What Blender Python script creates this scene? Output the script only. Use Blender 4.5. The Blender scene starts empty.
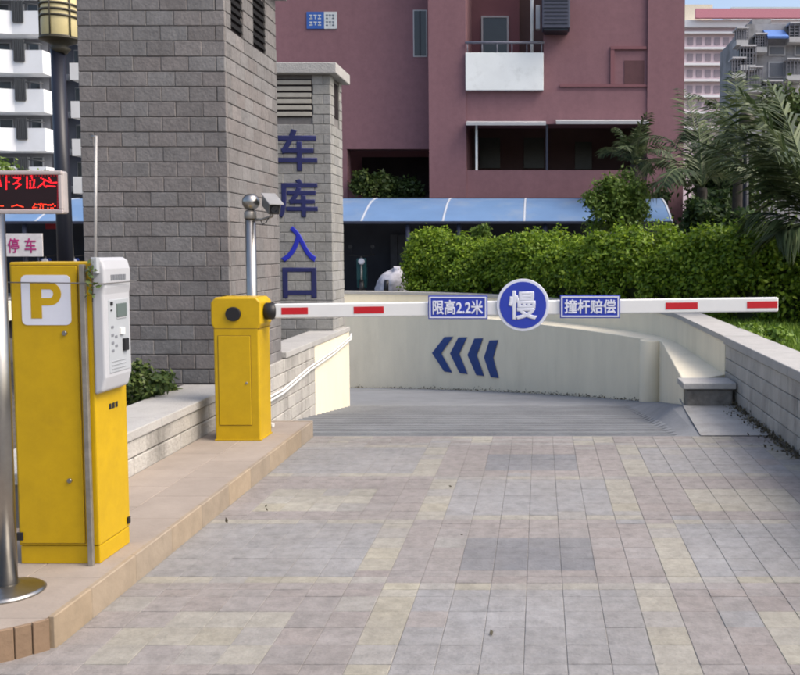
import bpy, bmesh, math, random
import numpy as np
from mathutils import Vector, Matrix

R = math.radians
random.seed(7)
SC = bpy.context.scene
COL = SC.collection

# ------------------------------------------------------------------ camera
F = 900.0                    # focal length in pixels of the 800 px wide photograph
PITCH = R(3.5)
VX, HY = 540.0, 250.0        # where the driveway direction meets the horizon
CAMZ = 1.5
PY = HY + F * math.tan(PITCH)
cd = bpy.data.cameras.new('camera')
cam = bpy.data.objects.new('camera', cd)
COL.objects.link(cam)
cam.location = (0, 0, CAMZ)
cam.rotation_euler = (R(90) - PITCH, 0, 0)
cd.sensor_width = 36.0
cd.lens = F / 800 * 36
cd.shift_x = -(VX - 400) / 800
cd.shift_y = -(337.5 - PY) / 800
cd.clip_start = 0.05
cd.clip_end = 2000
SC.camera = cam

# ------------------------------------------------------------------ light
SUN_EL, SUN_AZ = R(50), R(106)         # azimuth measured from +Y towards +X
wd = bpy.data.worlds.new('World')
SC.world = wd
wd.use_nodes = True
nt = wd.node_tree
sky = nt.nodes.new('ShaderNodeTexSky')
sky.sky_type = 'NISHITA'
sky.sun_disc = False
sky.sun_elevation = SUN_EL
sky.sun_rotation = SUN_AZ
sky.air_density = 1.0
sky.dust_density = 5.5
sky.ozone_density = 1.0
bg = nt.nodes['Background']
bg.inputs['Strength'].default_value = 0.15
nt.links.new(sky.outputs[0], bg.inputs[0])
sl = bpy.data.lights.new('sun', 'SUN')
sl.energy = 0.8
sl.angle = R(28)
sl.color = (1.0, 0.97, 0.93)
so = bpy.data.objects.new('sun', sl)
COL.objects.link(so)
sd = Vector((math.sin(SUN_AZ) * math.cos(SUN_EL), math.cos(SUN_AZ) * math.cos(SUN_EL), math.sin(SUN_EL)))
so.rotation_euler = sd.to_track_quat('Z', 'Y').to_euler()
SC.view_settings.view_transform = 'Standard'
SC.view_settings.look = 'None'
SC.view_settings.exposure = 0.92
SC.view_settings.gamma = 1.0
SC.cycles.max_bounces = 8
SC.cycles.filter_width = 1.9


def at(px, py, D):
    """the point at distance D (metres down the driveway) that the photograph shows at pixel px, py"""
    u, v = (px - VX) / F, (PY - py) / F
    d = Vector((u, math.cos(PITCH) + v * math.sin(PITCH), -math.sin(PITCH) + v * math.cos(PITCH)))
    d *= D / d.y
    return Vector((d.x, D, CAMZ + d.z))


def project(p):
    x, y, z = p[0], p[1], p[2] - CAMZ
    dep = y * math.cos(PITCH) - z * math.sin(PITCH)
    if dep < 0.2:
        return (-9999, -9999, dep)
    up = y * math.sin(PITCH) + z * math.cos(PITCH)
    return (VX + F * x / dep, PY - F * up / dep, dep)


def in_view(p, m=12):
    a = project(p)
    return a[2] > 0.2 and -m < a[0] < 800 + m and -m < a[1] < 675 + m


# ------------------------------------------------------------------ materials
MATS = {}


def mat(name, col, rough=0.7, var=0.12, scale=6.0, bump=0.0, bscale=40.0, rnd=0.0, metal=0.0, spec=0.4,
        stretch=(1, 1, 1), stain=None, stain_scale=2.0, stain_lo=0.5, stain_hi=0.7, coat=0.0, transmission=0.0, hue=0.0, trans=0.0, speck=0.0, speck_scale=30.0):
    if name in MATS:
        return MATS[name]
    m = bpy.data.materials.new(name)
    m.use_nodes = True
    t = m.node_tree
    N, L = t.nodes, t.links
    b = N['Principled BSDF']
    b.inputs['Roughness'].default_value = rough
    b.inputs['Metallic'].default_value = metal
    b.inputs['Specular IOR Level'].default_value = spec
    b.inputs['Coat Weight'].default_value = coat
    b.inputs['Transmission Weight'].default_value = transmission
    geo = N.new('ShaderNodeNewGeometry')
    mp = N.new('ShaderNodeMapping')
    mp.inputs['Scale'].default_value = stretch
    L.new(geo.outputs['Position'], mp.inputs['Vector'])
    n1 = N.new('ShaderNodeTexNoise')
    n1.inputs['Scale'].default_value = scale
    n1.inputs['Detail'].default_value = 6
    n1.inputs['Roughness'].default_value = 0.65
    L.new(mp.outputs[0], n1.inputs['Vector'])
    mr = N.new('ShaderNodeMapRange')
    mr.inputs['From Min'].default_value = 0.3
    mr.inputs['From Max'].default_value = 0.7
    mr.inputs['To Min'].default_value = 1 - var
    mr.inputs['To Max'].default_value = 1 + var
    L.new(n1.outputs['Fac'], mr.inputs['Value'])
    hs = N.new('ShaderNodeHueSaturation')
    hs.inputs['Color'].default_value = (*col, 1)
    src = mr.outputs[0]
    if rnd > 0:
        oi = N.new('ShaderNodeObjectInfo')
        m2 = N.new('ShaderNodeMapRange')
        m2.inputs['To Min'].default_value = 1 - rnd
        m2.inputs['To Max'].default_value = 1 + rnd
        L.new(oi.outputs['Random'], m2.inputs['Value'])
        mu = N.new('ShaderNodeMath')
        mu.operation = 'MULTIPLY'
        L.new(src, mu.inputs[0])
        L.new(m2.outputs[0], mu.inputs[1])
        src = mu.outputs[0]
        if hue > 0:
            wn = N.new('ShaderNodeTexWhiteNoise')
            wn.noise_dimensions = '1D'
            L.new(oi.outputs['Random'], wn.inputs['W'])
            m3 = N.new('ShaderNodeMapRange')
            m3.inputs['To Min'].default_value = 1 - hue
            m3.inputs['To Max'].default_value = 1 + hue
            L.new(wn.outputs['Value'], m3.inputs['Value'])
            L.new(m3.outputs[0], hs.inputs['Saturation'])
    L.new(src, hs.inputs['Value'])
    out = hs.outputs[0]
    if stain:
        n2 = N.new('ShaderNodeTexNoise')
        n2.inputs['Scale'].default_value = stain_scale
        n2.inputs['Detail'].default_value = 8
        n2.inputs['Roughness'].default_value = 0.7
        L.new(mp.outputs[0], n2.inputs['Vector'])
        m4 = N.new('ShaderNodeMapRange')
        m4.inputs['From Min'].default_value = stain_lo
        m4.inputs['From Max'].default_value = stain_hi
        L.new(n2.outputs['Fac'], m4.inputs['Value'])
        mx = N.new('ShaderNodeMix')
        mx.data_type = 'RGBA'
        L.new(m4.outputs[0], mx.inputs[0])
        L.new(out, mx.inputs[6])
        mx.inputs[7].default_value = (*stain, 1)
        out = mx.outputs[2]
    if speck > 0:
        n5 = N.new('ShaderNodeTexNoise')
        n5.inputs['Scale'].default_value = speck_scale
        n5.inputs['Detail'].default_value = 9
        n5.inputs['Roughness'].default_value = 0.75
        L.new(geo.outputs['Position'], n5.inputs['Vector'])
        m5 = N.new('ShaderNodeMapRange')
        m5.inputs['From Min'].default_value = 0.40
        m5.inputs['From Max'].default_value = 0.72
        m5.inputs['To Min'].default_value = 1.0 + speck * .35
        m5.inputs['To Max'].default_value = 1.0 - speck
        L.new(n5.outputs['Fac'], m5.inputs['Value'])
        h5 = N.new('ShaderNodeHueSaturation')
        L.new(m5.outputs[0], h5.inputs['Value'])
        L.new(out, h5.inputs['Color'])
        out = h5.outputs[0]
    L.new(out, b.inputs['Base Color'])
    if bump > 0:
        n3 = N.new('ShaderNodeTexNoise')
        n3.inputs['Scale'].default_value = bscale
        n3.inputs['Detail'].default_value = 5
        L.new(geo.outputs['Position'], n3.inputs['Vector'])
        bp = N.new('ShaderNodeBump')
        bp.inputs['Strength'].default_value = bump
        bp.inputs['Distance'].default_value = 0.02
        L.new(n3.outputs['Fac'], bp.inputs['Height'])
        L.new(bp.outputs[0], b.inputs['Normal'])
    if trans > 0:
        tr = N.new('ShaderNodeBsdfTranslucent')
        L.new(out, tr.inputs['Color'])
        ms = N.new('ShaderNodeMixShader')
        ms.inputs[0].default_value = trans
        L.new(b.outputs[0], ms.inputs[1])
        L.new(tr.outputs[0], ms.inputs[2])
        L.new(ms.outputs[0], N['Material Output'].inputs['Surface'])
    MATS[name] = m
    return m


def emit(name, col, strength):
    m = bpy.data.materials.new(name)
    m.use_nodes = True
    b = m.node_tree.nodes['Principled BSDF']
    b.inputs['Base Color'].default_value = (*col, 1)
    b.inputs['Emission Color'].default_value = (*col, 1)
    b.inputs['Emission Strength'].default_value = strength
    MATS[name] = m
    return m


def leafmat(name, c1, c2, c3, rough=0.5, trans=0.25):
    """foliage: colour varies from leaf to leaf (one random per mesh island)"""
    m = bpy.data.materials.new(name)
    m.use_nodes = True
    t = m.node_tree
    N, L = t.nodes, t.links
    b = N['Principled BSDF']
    geo = N.new('ShaderNodeNewGeometry')
    cr = N.new('ShaderNodeValToRGB')
    e = cr.color_ramp.elements
    e[0].position, e[0].color = 0.0, (*c1, 1)
    e[1].position, e[1].color = 1.0, (*c3, 1)
    k = e.new(0.55)
    k.color = (*c2, 1)
    L.new(geo.outputs['Random Per Island'], cr.inputs[0])
    L.new(cr.outputs[0], b.inputs['Base Color'])
    b.inputs['Roughness'].default_value = rough
    b.inputs['Specular IOR Level'].default_value = 0.35
    tr = N.new('ShaderNodeBsdfTranslucent')
    L.new(cr.outputs[0], tr.inputs['Color'])
    ms = N.new('ShaderNodeMixShader')
    ms.inputs[0].default_value = trans
    L.new(b.outputs[0], ms.inputs[1])
    L.new(tr.outputs[0], ms.inputs[2])
    L.new(ms.outputs[0], N['Material Output'].inputs['Surface'])
    MATS[name] = m
    return m


M_BLOCK = mat('tower_block', (0.182, 0.172, 0.168), 0.88, 0.16, 4, 0.3, 45, rnd=0.15, hue=0.7, stain=(0.15, 0.143, 0.14), stain_scale=1.4, stain_lo=.45, stain_hi=.8, speck=.25, speck_scale=22)
M_BLOCK2 = mat('tower_block_pale', (0.27, 0.268, 0.255), 0.88, 0.14, 4, 0.3, 45, rnd=0.10, hue=0.5, stain=(0.2, 0.195, 0.185), stain_scale=1.4, stain_lo=.45, stain_hi=.8, speck=.2, speck_scale=22)
M_MORTAR = mat('mortar', (0.16, 0.152, 0.148), 0.95, 0.15, 12)
M_STONE = mat('grey_stone', (0.38, 0.365, 0.335), 0.85, 0.18, 5, 0.5, 40, rnd=0.10, stain=(0.09, 0.085, 0.075), stain_scale=2.2, stain_lo=0.52, stain_hi=0.78, stretch=(1, 1, 0.35))
M_COPING = mat('coping_concrete', (0.37, 0.362, 0.345), 0.85, 0.10, 6, 0.35, 60, rnd=0.05, stain=(0.2, 0.19, 0.17), stain_scale=3.0, stain_lo=0.58, stain_hi=0.85)
M_CREAM = mat('cream_render', (0.74, 0.68, 0.53), 0.8, 0.05, 3, 0.15, 60, stain=(0.56, 0.51, 0.385), stain_scale=1.3, stain_lo=0.55, stain_hi=0.95, stretch=(1, 1, 0.3))
M_YELLOW = mat('yellow_enamel', (0.475, 0.30, 0.001), 0.45, 0.06, 4, 0.03, 30, spec=0.4, speck=.10, speck_scale=9, stain=(0.40, 0.25, 0.005), stain_scale=5, stain_lo=0.6, stain_hi=0.85)
M_YGAP = mat('yellow_shadow_gap', (0.16, 0.10, 0.01), 0.7, 0.05)
M_WHITEP = mat('white_plastic', (0.42, 0.43, 0.455), 0.4, 0.04, 5)
M_PANEL = mat('grey_panel', (0.36, 0.385, 0.41), 0.45, 0.04, 5)
M_LCD = mat('lcd_glass', (0.10, 0.13, 0.12), 0.2, 0.05)
M_BLACK = mat('black_plastic', (0.012, 0.012, 0.014), 0.45, 0.1)
M_STEEL = mat('brushed_steel', (0.36, 0.35, 0.33), 0.3, 0.08, 20, metal=1.0)
M_DSTEEL = mat('dull_steel', (0.30, 0.28, 0.25), 0.5, 0.2, 15, metal=0.7)
M_WHITE = mat('white_paint', (0.72, 0.72, 0.70), 0.45, 0.03, 6)
M_RED = mat('red_reflective', (0.50, 0.012, 0.02), 0.4, 0.05)
M_BLUE = mat('sign_blue', (0.022, 0.045, 0.36), 0.4, 0.05)
M_SIGNW = mat('sign_white', (0.62, 0.64, 0.72), 0.45, 0.04)
M_NAVY = mat('navy_letter', (0.018, 0.022, 0.10), 0.6, 0.15)
M_BRIGHTBLUE = mat('blue_letter', (0.02, 0.03, 0.42), 0.5, 0.1)
M_ARROW = mat('arrow_blue', (0.016, 0.05, 0.20), 0.6, 0.15)
M_KERB = mat('kerb_tile', (0.29, 0.235, 0.172), 0.7, 0.14, 10, 0.15, 50, rnd=0.10, hue=0.15)
M_ISLE = mat('island_tile', (0.30, 0.255, 0.215), 0.75, 0.10, 5, 0.15, 50, rnd=0.06, stain=(0.30, 0.25, 0.20), stain_scale=2, stain_lo=0.55, stain_hi=0.9)
M_NOSE = mat('nose_tile', (0.20, 0.135, 0.085), 0.7, 0.14, 10, 0.15, 50, rnd=0.15)
M_JOINT = mat('joint_sand', (0.20, 0.19, 0.175), 0.95, 0.2, 20)
TS = dict(rough=0.8, var=0.20, scale=1.3, bump=0.25, bscale=70, rnd=0.07, hue=0.3, stain_scale=0.8, stain_lo=0.30, stain_hi=0.80, speck=0.30, speck_scale=14)
M_TG = mat('paver_grey', (0.232, 0.234, 0.238), stain=(0.222, 0.210, 0.198), **TS)
M_TD = mat('paver_slate', (0.152, 0.158, 0.172), stain=(0.200, 0.192, 0.186), **TS)
M_TP = mat('paver_pink', (0.240, 0.218, 0.208), stain=(0.222, 0.208, 0.195), **TS)
M_TY = mat('paver_cream', (0.295, 0.280, 0.232), stain=(0.245, 0.232, 0.205), **TS)
M_TW = mat('paver_pale', (0.270, 0.260, 0.240), stain=(0.230, 0.218, 0.202), **TS)
M_RAMP = mat('ramp_concrete', (0.205, 0.215, 0.225), 0.8, 0.12, 3, 0.25, 40, stain=(0.145, 0.15, 0.16), stain_scale=0.9, stain_lo=0.45, stain_hi=0.8)
M_APRON = mat('apron_concrete', (0.33, 0.325, 0.31), 0.85, 0.12, 4, 0.3, 40, stain=(0.2, 0.19, 0.17), stain_scale=2.5, stain_lo=0.5, stain_hi=0.8)
M_SOIL = mat('soil', (0.085, 0.07, 0.05), 0.95, 0.3, 8, 0.5, 20)
M_LAWN = mat('lawn_soil', (0.06, 0.09, 0.025), 0.95, 0.3, 8, 0.5, 20)
M_PAVE = mat('plaza_paving', (0.28, 0.265, 0.25), 0.85, 0.12, 2, 0.1, 30)
M_PINK = mat('pink_render', (0.215, 0.112, 0.128), 0.85, 0.06, 0.6, 0.1, 30, stain=(0.175, 0.09, 0.105), stain_scale=0.9, stain_lo=.45, stain_hi=.85, stretch=(1, 1, 0.12), speck=.12, speck_scale=6)
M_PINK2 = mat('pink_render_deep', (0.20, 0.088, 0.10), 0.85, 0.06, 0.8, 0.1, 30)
M_BWHITE = mat('balcony_white', (0.78, 0.81, 0.80), 0.8, 0.05, 1.2, stain=(0.48, 0.50, 0.48), stain_scale=1.5, stain_lo=0.55, stain_hi=0.9)
M_DARK = mat('dark_interior', (0.03, 0.026, 0.028), 0.95, 0.2, 2, spec=0.0)  # near-black stands in for the shade inside openings
M_DGLASS = mat('dark_glass', (0.02, 0.024, 0.03), 0.12, 0.1, 2, spec=0.6)
M_FRAME = mat('window_frame', (0.45, 0.45, 0.46), 0.5, 0.05)
M_SHED = mat('shed_blue', (0.12, 0.215, 0.38), 0.4, 0.08, 1.5, spec=0.5, stain=(0.22, 0.28, 0.36), stain_scale=1.2, stain_lo=0.5, stain_hi=0.85)
M_SHEDRIB = mat('shed_rib', (0.42, 0.46, 0.52), 0.5, 0.05)
M_SHEDPOST = mat('shed_post', (0.03, 0.035, 0.06), 0.5, 0.1)
M_SHEDBACK = mat('shed_back', (0.028, 0.032, 0.045), 0.9, 0.2, 1.5)  # near-black navy puts the shade under the roof into the colour
M_LPOST = mat('lamp_post_paint', (0.014, 0.016, 0.026), 0.4, 0.1)
M_LGLASS = mat('lantern_glass', (0.58, 0.50, 0.26), 0.4, 0.08, 6)
M_LBAND = mat('lantern_band', (0.05, 0.045, 0.03), 0.5, 0.1)
M_CABLE = mat('white_pipe', (0.62, 0.62, 0.60), 0.5, 0.06, 10)
M_BARK = mat('bark', (0.075, 0.06, 0.045), 0.9, 0.25, 20, 0.6, 40)
M_PALMT = mat('palm_trunk', (0.045, 0.04, 0.034), 0.9, 0.3, 20, 0.6, 30)
M_RACH = mat('frond_stalk', (0.10, 0.13, 0.05), 0.6, 0.2, 10)
M_CORE = mat('hedge_core', (0.03, 0.04, 0.014), 0.95, 0.3, 10)
L_HEDGE = leafmat('hedge_leaf', (0.06, 0.12, 0.010), (0.17, 0.28, 0.018), (0.31, 0.41, 0.04), .5, .4)
L_BUSH = leafmat('bush_leaf', (0.06, 0.11, 0.015), (0.13, 0.21, 0.035), (0.25, 0.34, 0.08), .5, .4)
L_DARK = leafmat('dark_leaf', (0.018, 0.036, 0.012), (0.04, 0.075, 0.02), (0.09, 0.14, 0.04), .5, .3)
L_MID = leafmat('mid_leaf', (0.03, 0.055, 0.014), (0.06, 0.10, 0.022), (0.13, 0.17, 0.045))
L_PALM = leafmat('palm_leaf', (0.025, 0.042, 0.016), (0.055, 0.082, 0.032), (0.14, 0.17, 0.08), 0.55, 0.25)
L_GRASS = leafmat('grass_blade', (0.06, 0.12, 0.01), (0.12, 0.21, 0.02), (0.22, 0.32, 0.04))

# ------------------------------------------------------------------ mesh helpers
ORIGIN = {}


def tag(o, label=None, cat=None, group=None, kind=None):
    if label:
        o['label'] = label
    if cat:
        o['category'] = cat
    if group:
        o['group'] = group
    if kind:
        o['kind'] = kind
    return o


def thing(name, loc, label, cat, group=None):
    o = bpy.data.objects.new(name, None)
    o.empty_display_size = 0.2
    COL.objects.link(o)
    o.location = loc
    ORIGIN[o.name] = Vector(loc)
    return tag(o, label, cat, group)


def link(name, me, parent, center):
    o = bpy.data.objects.new(name, me)
    COL.objects.link(o)
    c = Vector(center)
    ORIGIN[o.name] = c
    if parent is not None:
        o.parent = parent
        o.location = c - ORIGIN[parent.name]
    else:
        o.location = c
    return o


class MB:
    """collects faces given in world coordinates; build() makes one mesh object of them"""

    def __init__(s):
        s.v, s.f, s.sm = [], [], []

    def poly(s, pts, smooth=False):
        n = len(s.v)
        s.v += [tuple(p) for p in pts]
        s.f.append(tuple(range(n, n + len(pts))))
        s.sm.append(smooth)
        return s

    def raw(s, vs, fs, smooth=False):
        n = len(s.v)
        s.v += [tuple(p) for p in vs]
        s.f += [tuple(i + n for i in f) for f in fs]
        s.sm += [smooth] * len(fs)
        return s

    def box(s, x0, x1, y0, y1, z0, z1):
        return s.raw([(x0, y0, z0), (x1, y0, z0), (x1, y1, z0), (x0, y1, z0), (x0, y0, z1), (x1, y0, z1), (x1, y1, z1), (x0, y1, z1)],
                     [(0, 3, 2, 1), (4, 5, 6, 7), (0, 1, 5, 4), (1, 2, 6, 5), (2, 3, 7, 6), (3, 0, 4, 7)])

    def tube(s, pts, r, n=10, caps=True, r1=None):
        pts = [Vector(p) for p in pts]
        rings = []
        k = len(pts)
        for i, p in enumerate(pts):
            d = (pts[min(i + 1, k - 1)] - pts[max(i - 1, 0)]).normalized()
            a = Vector((0, 0, 1)) if abs(d.z) < 0.9 else Vector((0, 1, 0))
            u = d.cross(a).normalized()
            w = u.cross(d).normalized()
            rr = r if r1 is None else r + (r1 - r) * i / (k - 1)
            rings.append([p + (u * math.cos(t) + w * math.sin(t)) * rr for t in [2 * math.pi * j / n for j in range(n)]])
        b = len(s.v)
        for g in rings:
            s.v += [tuple(q) for q in g]
        for i in range(k - 1):
            for j in range(n):
                j2 = (j + 1) % n
                s.f.append((b + i * n + j, b + i * n + j2, b + (i + 1) * n + j2, b + (i + 1) * n + j))
                s.sm.append(True)
        if caps:
            s.f.append(tuple(b + j for j in reversed(range(n))))
            s.f.append(tuple(b + (k - 1) * n + j for j in range(n)))
            s.sm += [False, False]
        return s

    def lathe(s, c, prof, n=20, axis='Z'):
        """prof: (radius, height) pairs about an axis through c"""
        b = len(s.v)
        for r, h in prof:
            for j in range(n):
                t = 2 * math.pi * j / n
                a, d = r * math.cos(t), r * math.sin(t)
                if axis == 'Z':
                    q = (c[0] + a, c[1] + d, c[2] + h)
                elif axis == 'Y':
                    q = (c[0] + a, c[1] + h, c[2] + d)
                else:
                    q = (c[0] + h, c[1] + a, c[2] + d)
                s.v.append(q)
        for i in range(len(prof) - 1):
            for j in range(n):
                j2 = (j + 1) % n
                s.f.append((b + i * n + j, b + i * n + j2, b + (i + 1) * n + j2, b + (i + 1) * n + j))
                s.sm.append(True)
        s.f.append(tuple(b + j for j in reversed(range(n))))
        s.f.append(tuple(b + (len(prof) - 1) * n + j for j in range(n)))
        s.sm += [False, False]
        return s

    def prism(s, pts, axis, a, b):
        """outline pts (2-D) pushed from a to b along an axis: 'Y' outline is (x,z), 'X' is (y,z), 'Z' is (x,y)"""
        def mk(p, h):
            return {'Y': (p[0], h, p[1]), 'X': (h, p[0], p[1]), 'Z': (p[0], p[1], h)}[axis]
        n = len(pts)
        o = len(s.v)
        s.v += [mk(p, a) for p in pts] + [mk(p, b) for p in pts]
        s.f.append(tuple(o + i for i in range(n)))
        s.f.append(tuple(o + n + i for i in reversed(range(n))))
        s.sm += [False, False]
        for i in range(n):
            j = (i + 1) % n
            s.f.append((o + i, o + n + i, o + n + j, o + j))
            s.sm.append(False)
        return s

    def build(s, name, m, parent=None, bevel=0.0, seg=2, fix=True, origin=None):
        v = np.array(s.v, dtype=np.float64)
        c = Vector((v.min(0) + v.max(0)) / 2) if origin is None else Vector(origin)
        if parent is None and origin is None:
            c.z = v[:, 2].min()
        me = bpy.data.meshes.new(name)
        me.from_pydata((v - np.array(c)).tolist(), [], s.f)
        me.polygons.foreach_set('use_smooth', s.sm)
        if fix:
            bm = bmesh.new()
            bm.from_mesh(me)
            bmesh.ops.recalc_face_normals(bm, faces=bm.faces)
            bm.to_mesh(me)
            bm.free()
        me.materials.append(m)
        o = link(name, me, parent, c)
        if bevel > 0:
            md = o.modifiers.new('bevel', 'BEVEL')
            md.width = bevel
            md.segments = seg
            md.limit_method = 'ANGLE'
            md.angle_limit = R(40)
        return o


def struct(o):
    return tag(o, kind='structure')


def rrect(x0, x1, z0, z1, r, n=4):
    pts = []
    for cx, cz, a in ((x1 - r, z0 + r, -90), (x1 - r, z1 - r, 0), (x0 + r, z1 - r, 90), (x0 + r, z0 + r, 180)):
        for k in range(n + 1):
            t = R(a + 90 * k / n)
            pts.append((cx + r * math.cos(t), cz + r * math.sin(t)))
    return pts


def text_part(name, body, x0, x1, z0, z1, y, depth, m, parent, bold=0.012):
    """lettering that faces the camera side (-Y), fitted to the rectangle x0..x1, z0..z1"""
    c = bpy.data.curves.new('lettering', 'FONT')
    c.body = body
    c.size = 1.0
    c.bevel_depth = bold
    c.bevel_resolution = 0
    c.extrude = 0.05
    o = bpy.data.objects.new('lettering_tmp', c)
    COL.objects.link(o)
    dg = bpy.context.evaluated_depsgraph_get()
    me = bpy.data.meshes.new_from_object(o.evaluated_get(dg))
    bpy.data.objects.remove(o)
    bm = bmesh.new()
    bm.from_mesh(me)
    zs_ = [q.co.z for q in bm.verts]
    z0_, z1_ = min(zs_), max(zs_)
    xs = [q.co.x for q in bm.verts]
    ys = [q.co.y for q in bm.verts]
    ax, bx, ay, by = min(xs), max(xs), min(ys), max(ys)
    cen = Vector(((x0 + x1) / 2, y - depth / 2, (z0 + z1) / 2))
    for q in bm.verts:
        X = x0 + (q.co.x - ax) / (bx - ax) * (x1 - x0)
        Z = z0 + (q.co.y - ay) / (by - ay) * (z1 - z0)
        Y = y - (q.co.z - z0_) / (z1_ - z0_) * depth
        q.co = Vector((X, Y, Z)) - cen
    bmesh.ops.recalc_face_normals(bm, faces=bm.faces)
    bm.to_mesh(me)
    bm.free()
    me.materials.clear()
    me.materials.append(m)
    me.name = name
    return link(name, me, parent, cen)


# ------------------------------------------------------------------ brick / block facing
BLK = {}


def block_mesh(l, h, t, m, ch=0.006, vert='y-'):
    """chamfered block l x t x h; its face looks along -Y (vert) of its own axes"""
    key = (round(l, 3), round(h, 3), round(t, 3), m.name)
    if key in BLK:
        return BLK[key]
    a, b = l / 2, h / 2
    v = [(-a, t, -b), (a, t, -b), (a, t, b), (-a, t, b),
         (-a, ch, -b), (a, ch, -b), (a, ch, b), (-a, ch, b),
         (-a + ch, 0, -b + ch), (a - ch, 0, -b + ch), (a - ch, 0, b - ch), (-a + ch, 0, b - ch)]
    f = [(0, 1, 5, 4), (1, 2, 6, 5), (2, 3, 7, 6), (3, 0, 4, 7), (4, 5, 9, 8), (5, 6, 10, 9), (6, 7, 11, 10), (7, 4, 8, 11), (8, 9, 10, 11)]
    me = bpy.data.meshes.new('block')
    me.from_pydata(v, [], f)
    me.materials.append(m)
    BLK[key] = me
    return me


def facing(name, p0, udir, length, z0, z1, rowh, blen, joint, thick, m, skip=(), stagger=0.5, jit=0.002, seed=1, top=None):
    """list of blocks (mesh, centre, angle) laid in bond over a vertical face that starts at p0 and runs along udir;
    the face looks to the right-hand side of udir"""
    rng = random.Random(seed)
    out = []
    u = Vector((udir[0], udir[1], 0)).normalized()
    nrm = Vector((u.y, -u.x, 0))
    ang = math.atan2(u.y, u.x)
    nr = max(1, round((z1 - z0) / rowh))
    rh = (z1 - z0) / nr
    for r in range(nr):
        za, zb = z0 + r * rh, z0 + (r + 1) * rh
        s = -blen * (stagger if r % 2 else 0.0) - (0.0 if stagger else rng.random() * blen)
        while s < length - 0.02:
            a, b = max(s, 0), min(s + blen, length)
            s += blen
            if b - a < 0.03:
                continue
            if any(a < k[1] and b > k[0] and za < k[3] and zb > k[2] for k in skip):
                # keep what sticks out of the opening
                bits = []
                for k in skip:
                    if a < k[1] and b > k[0] and za < k[3] and zb > k[2]:
                        if a < k[0] - 0.03:
                            bits.append((a, k[0]))
                        if b > k[1] + 0.03:
                            bits.append((k[1], b))
            else:
                bits = [(a, b)]
            for (qa, qb) in bits:
                l = round(qb - qa - joint, 2)
                if l < 0.02:
                    continue
                zt = zb
                if top is not None:
                    zt = min(zb, top((qa + qb) / 2))
                    if zt - za < 0.03:
                        continue
                h = round(zt - za - joint, 2) if top is not None else zt - za - joint
                c = Vector(p0) + u * ((qa + qb) / 2) + nrm * rng.uniform(-jit, jit)
                c.z = (za + zt) / 2
                out.append((block_mesh(l, h, thick, m), c, ang, l, h))
    return out


def place_blocks(name, blocks, parent, limit=300, rest='block_courses'):
    """the blocks that show largest become parts, the others one joined part"""
    sc = []
    for k, b in enumerate(blocks):
        a = project(b[1])
        vis = in_view(b[1])
        u = Vector((math.cos(b[2]), math.sin(b[2]), 0)) * b[3] / 2
        w = abs(project(b[1] + u)[0] - project(b[1] - u)[0])
        sc.append((w * b[4] * F / max(a[2], 0.3) if vis else -1.0, k))
    sc.sort(reverse=True)
    keep = set(k for s, k in sc[:limit] if s > 0)
    left = MB()
    for k, (me, c, ang, l, h) in enumerate(blocks):
        if k in keep:
            o = link(name, me, parent, c)
            o.rotation_euler = (0, 0, ang)
        else:
            ca, sa = math.cos(ang), math.sin(ang)
            left.raw([(c.x + q.co.x * ca - q.co.y * sa, c.y + q.co.x * sa + q.co.y * ca, c.z + q.co.z) for q in me.vertices],
                     [tuple(p.vertices) for p in me.polygons])
    if left.v:
        o = left.build(rest, blocks[0][0].materials[0], parent)
        tag(o, kind='stuff')


# ================================================================== THE SETTING
KX = -1.84       # kerb line
RX = 1.90        # right wall face
WX = -2.50       # left wall face
D0 = 7.2         # head of the ramp
SLOPE = 0.119
IZ = 0.12        # island level
UZ = 0.36        # upper ground


def ramp_z(d):
    return -SLOPE * (d - D0)


OUT = [(1.9, 9.2), (1.9, 10.5), (1.9, 11.7), (1.88, 12.6), (1.72, 13.5), (1.32, 14.4), (0.78, 15.3), (0.2, 16.2), (-0.45, 17.0), (-1.4, 17.95), (-2.6, 18.75), (-4.0, 19.15), (-5.5, 19.3), (-9.0, 19.3)]
INN = [(1.40, 8.72), (1.50, 10.0), (1.62, 11.5), (1.70, 12.72), (1.52, 12.98), (1.25, 13.45), (0.80, 14.25), (0.28, 15.1), (-0.30, 15.95), (-0.95, 16.75), (-1.75, 17.5), (-2.7, 18.15), (-4.0, 18.6), (-5.5, 18.8), (-9.0, 18.85)]


def offset(pts, d):
    out = []
    for i, p in enumerate(pts):
        a = Vector(pts[max(i - 1, 0)])
        b = Vector(pts[min(i + 1, len(pts) - 1)])
        t = (b - a).normalized()
        out.append((p[0] + t.y * d, p[1] - t.x * d))
    return out


OUTB = offset(OUT, 0.35)
# upper ground round the ramp
g = MB()
BIG = 400
g.poly([(-BIG, 4.2, UZ - .06), (-2.7, 4.2, UZ - .06), (-2.7, 12.3, UZ - .06), (-9.0, 12.3, UZ - .06), (-BIG, 12.3, UZ - .06)])
g.poly([(-BIG, 12.3, UZ - .06), (-9.0, 12.3, UZ - .06), (-9.0, 19.45, UZ - .06), (-BIG, 19.45, UZ - .06)])
bk = [(p[0], p[1], UZ) for p in OUTB]
bk2 = [(x, y, UZ - .06 if y > 19.4 and x < -5 else UZ) for x, y, _ in bk]
g.poly([(2.12, 2.0, UZ), (BIG, 2.0, UZ), (BIG, BIG, UZ), (bk[0][0], BIG, UZ), (bk[0][0] - .1, bk[0][1], UZ)])
for i in range(len(bk) - 1):
    x0, x1 = bk[i], bk[i + 1]
    g.poly([(x0[0] - .1, x0[1] - .1, UZ), (x0[0], BIG, UZ), (x1[0], BIG, UZ), (x1[0] - .1, x1[1] - .1, UZ)])
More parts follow.
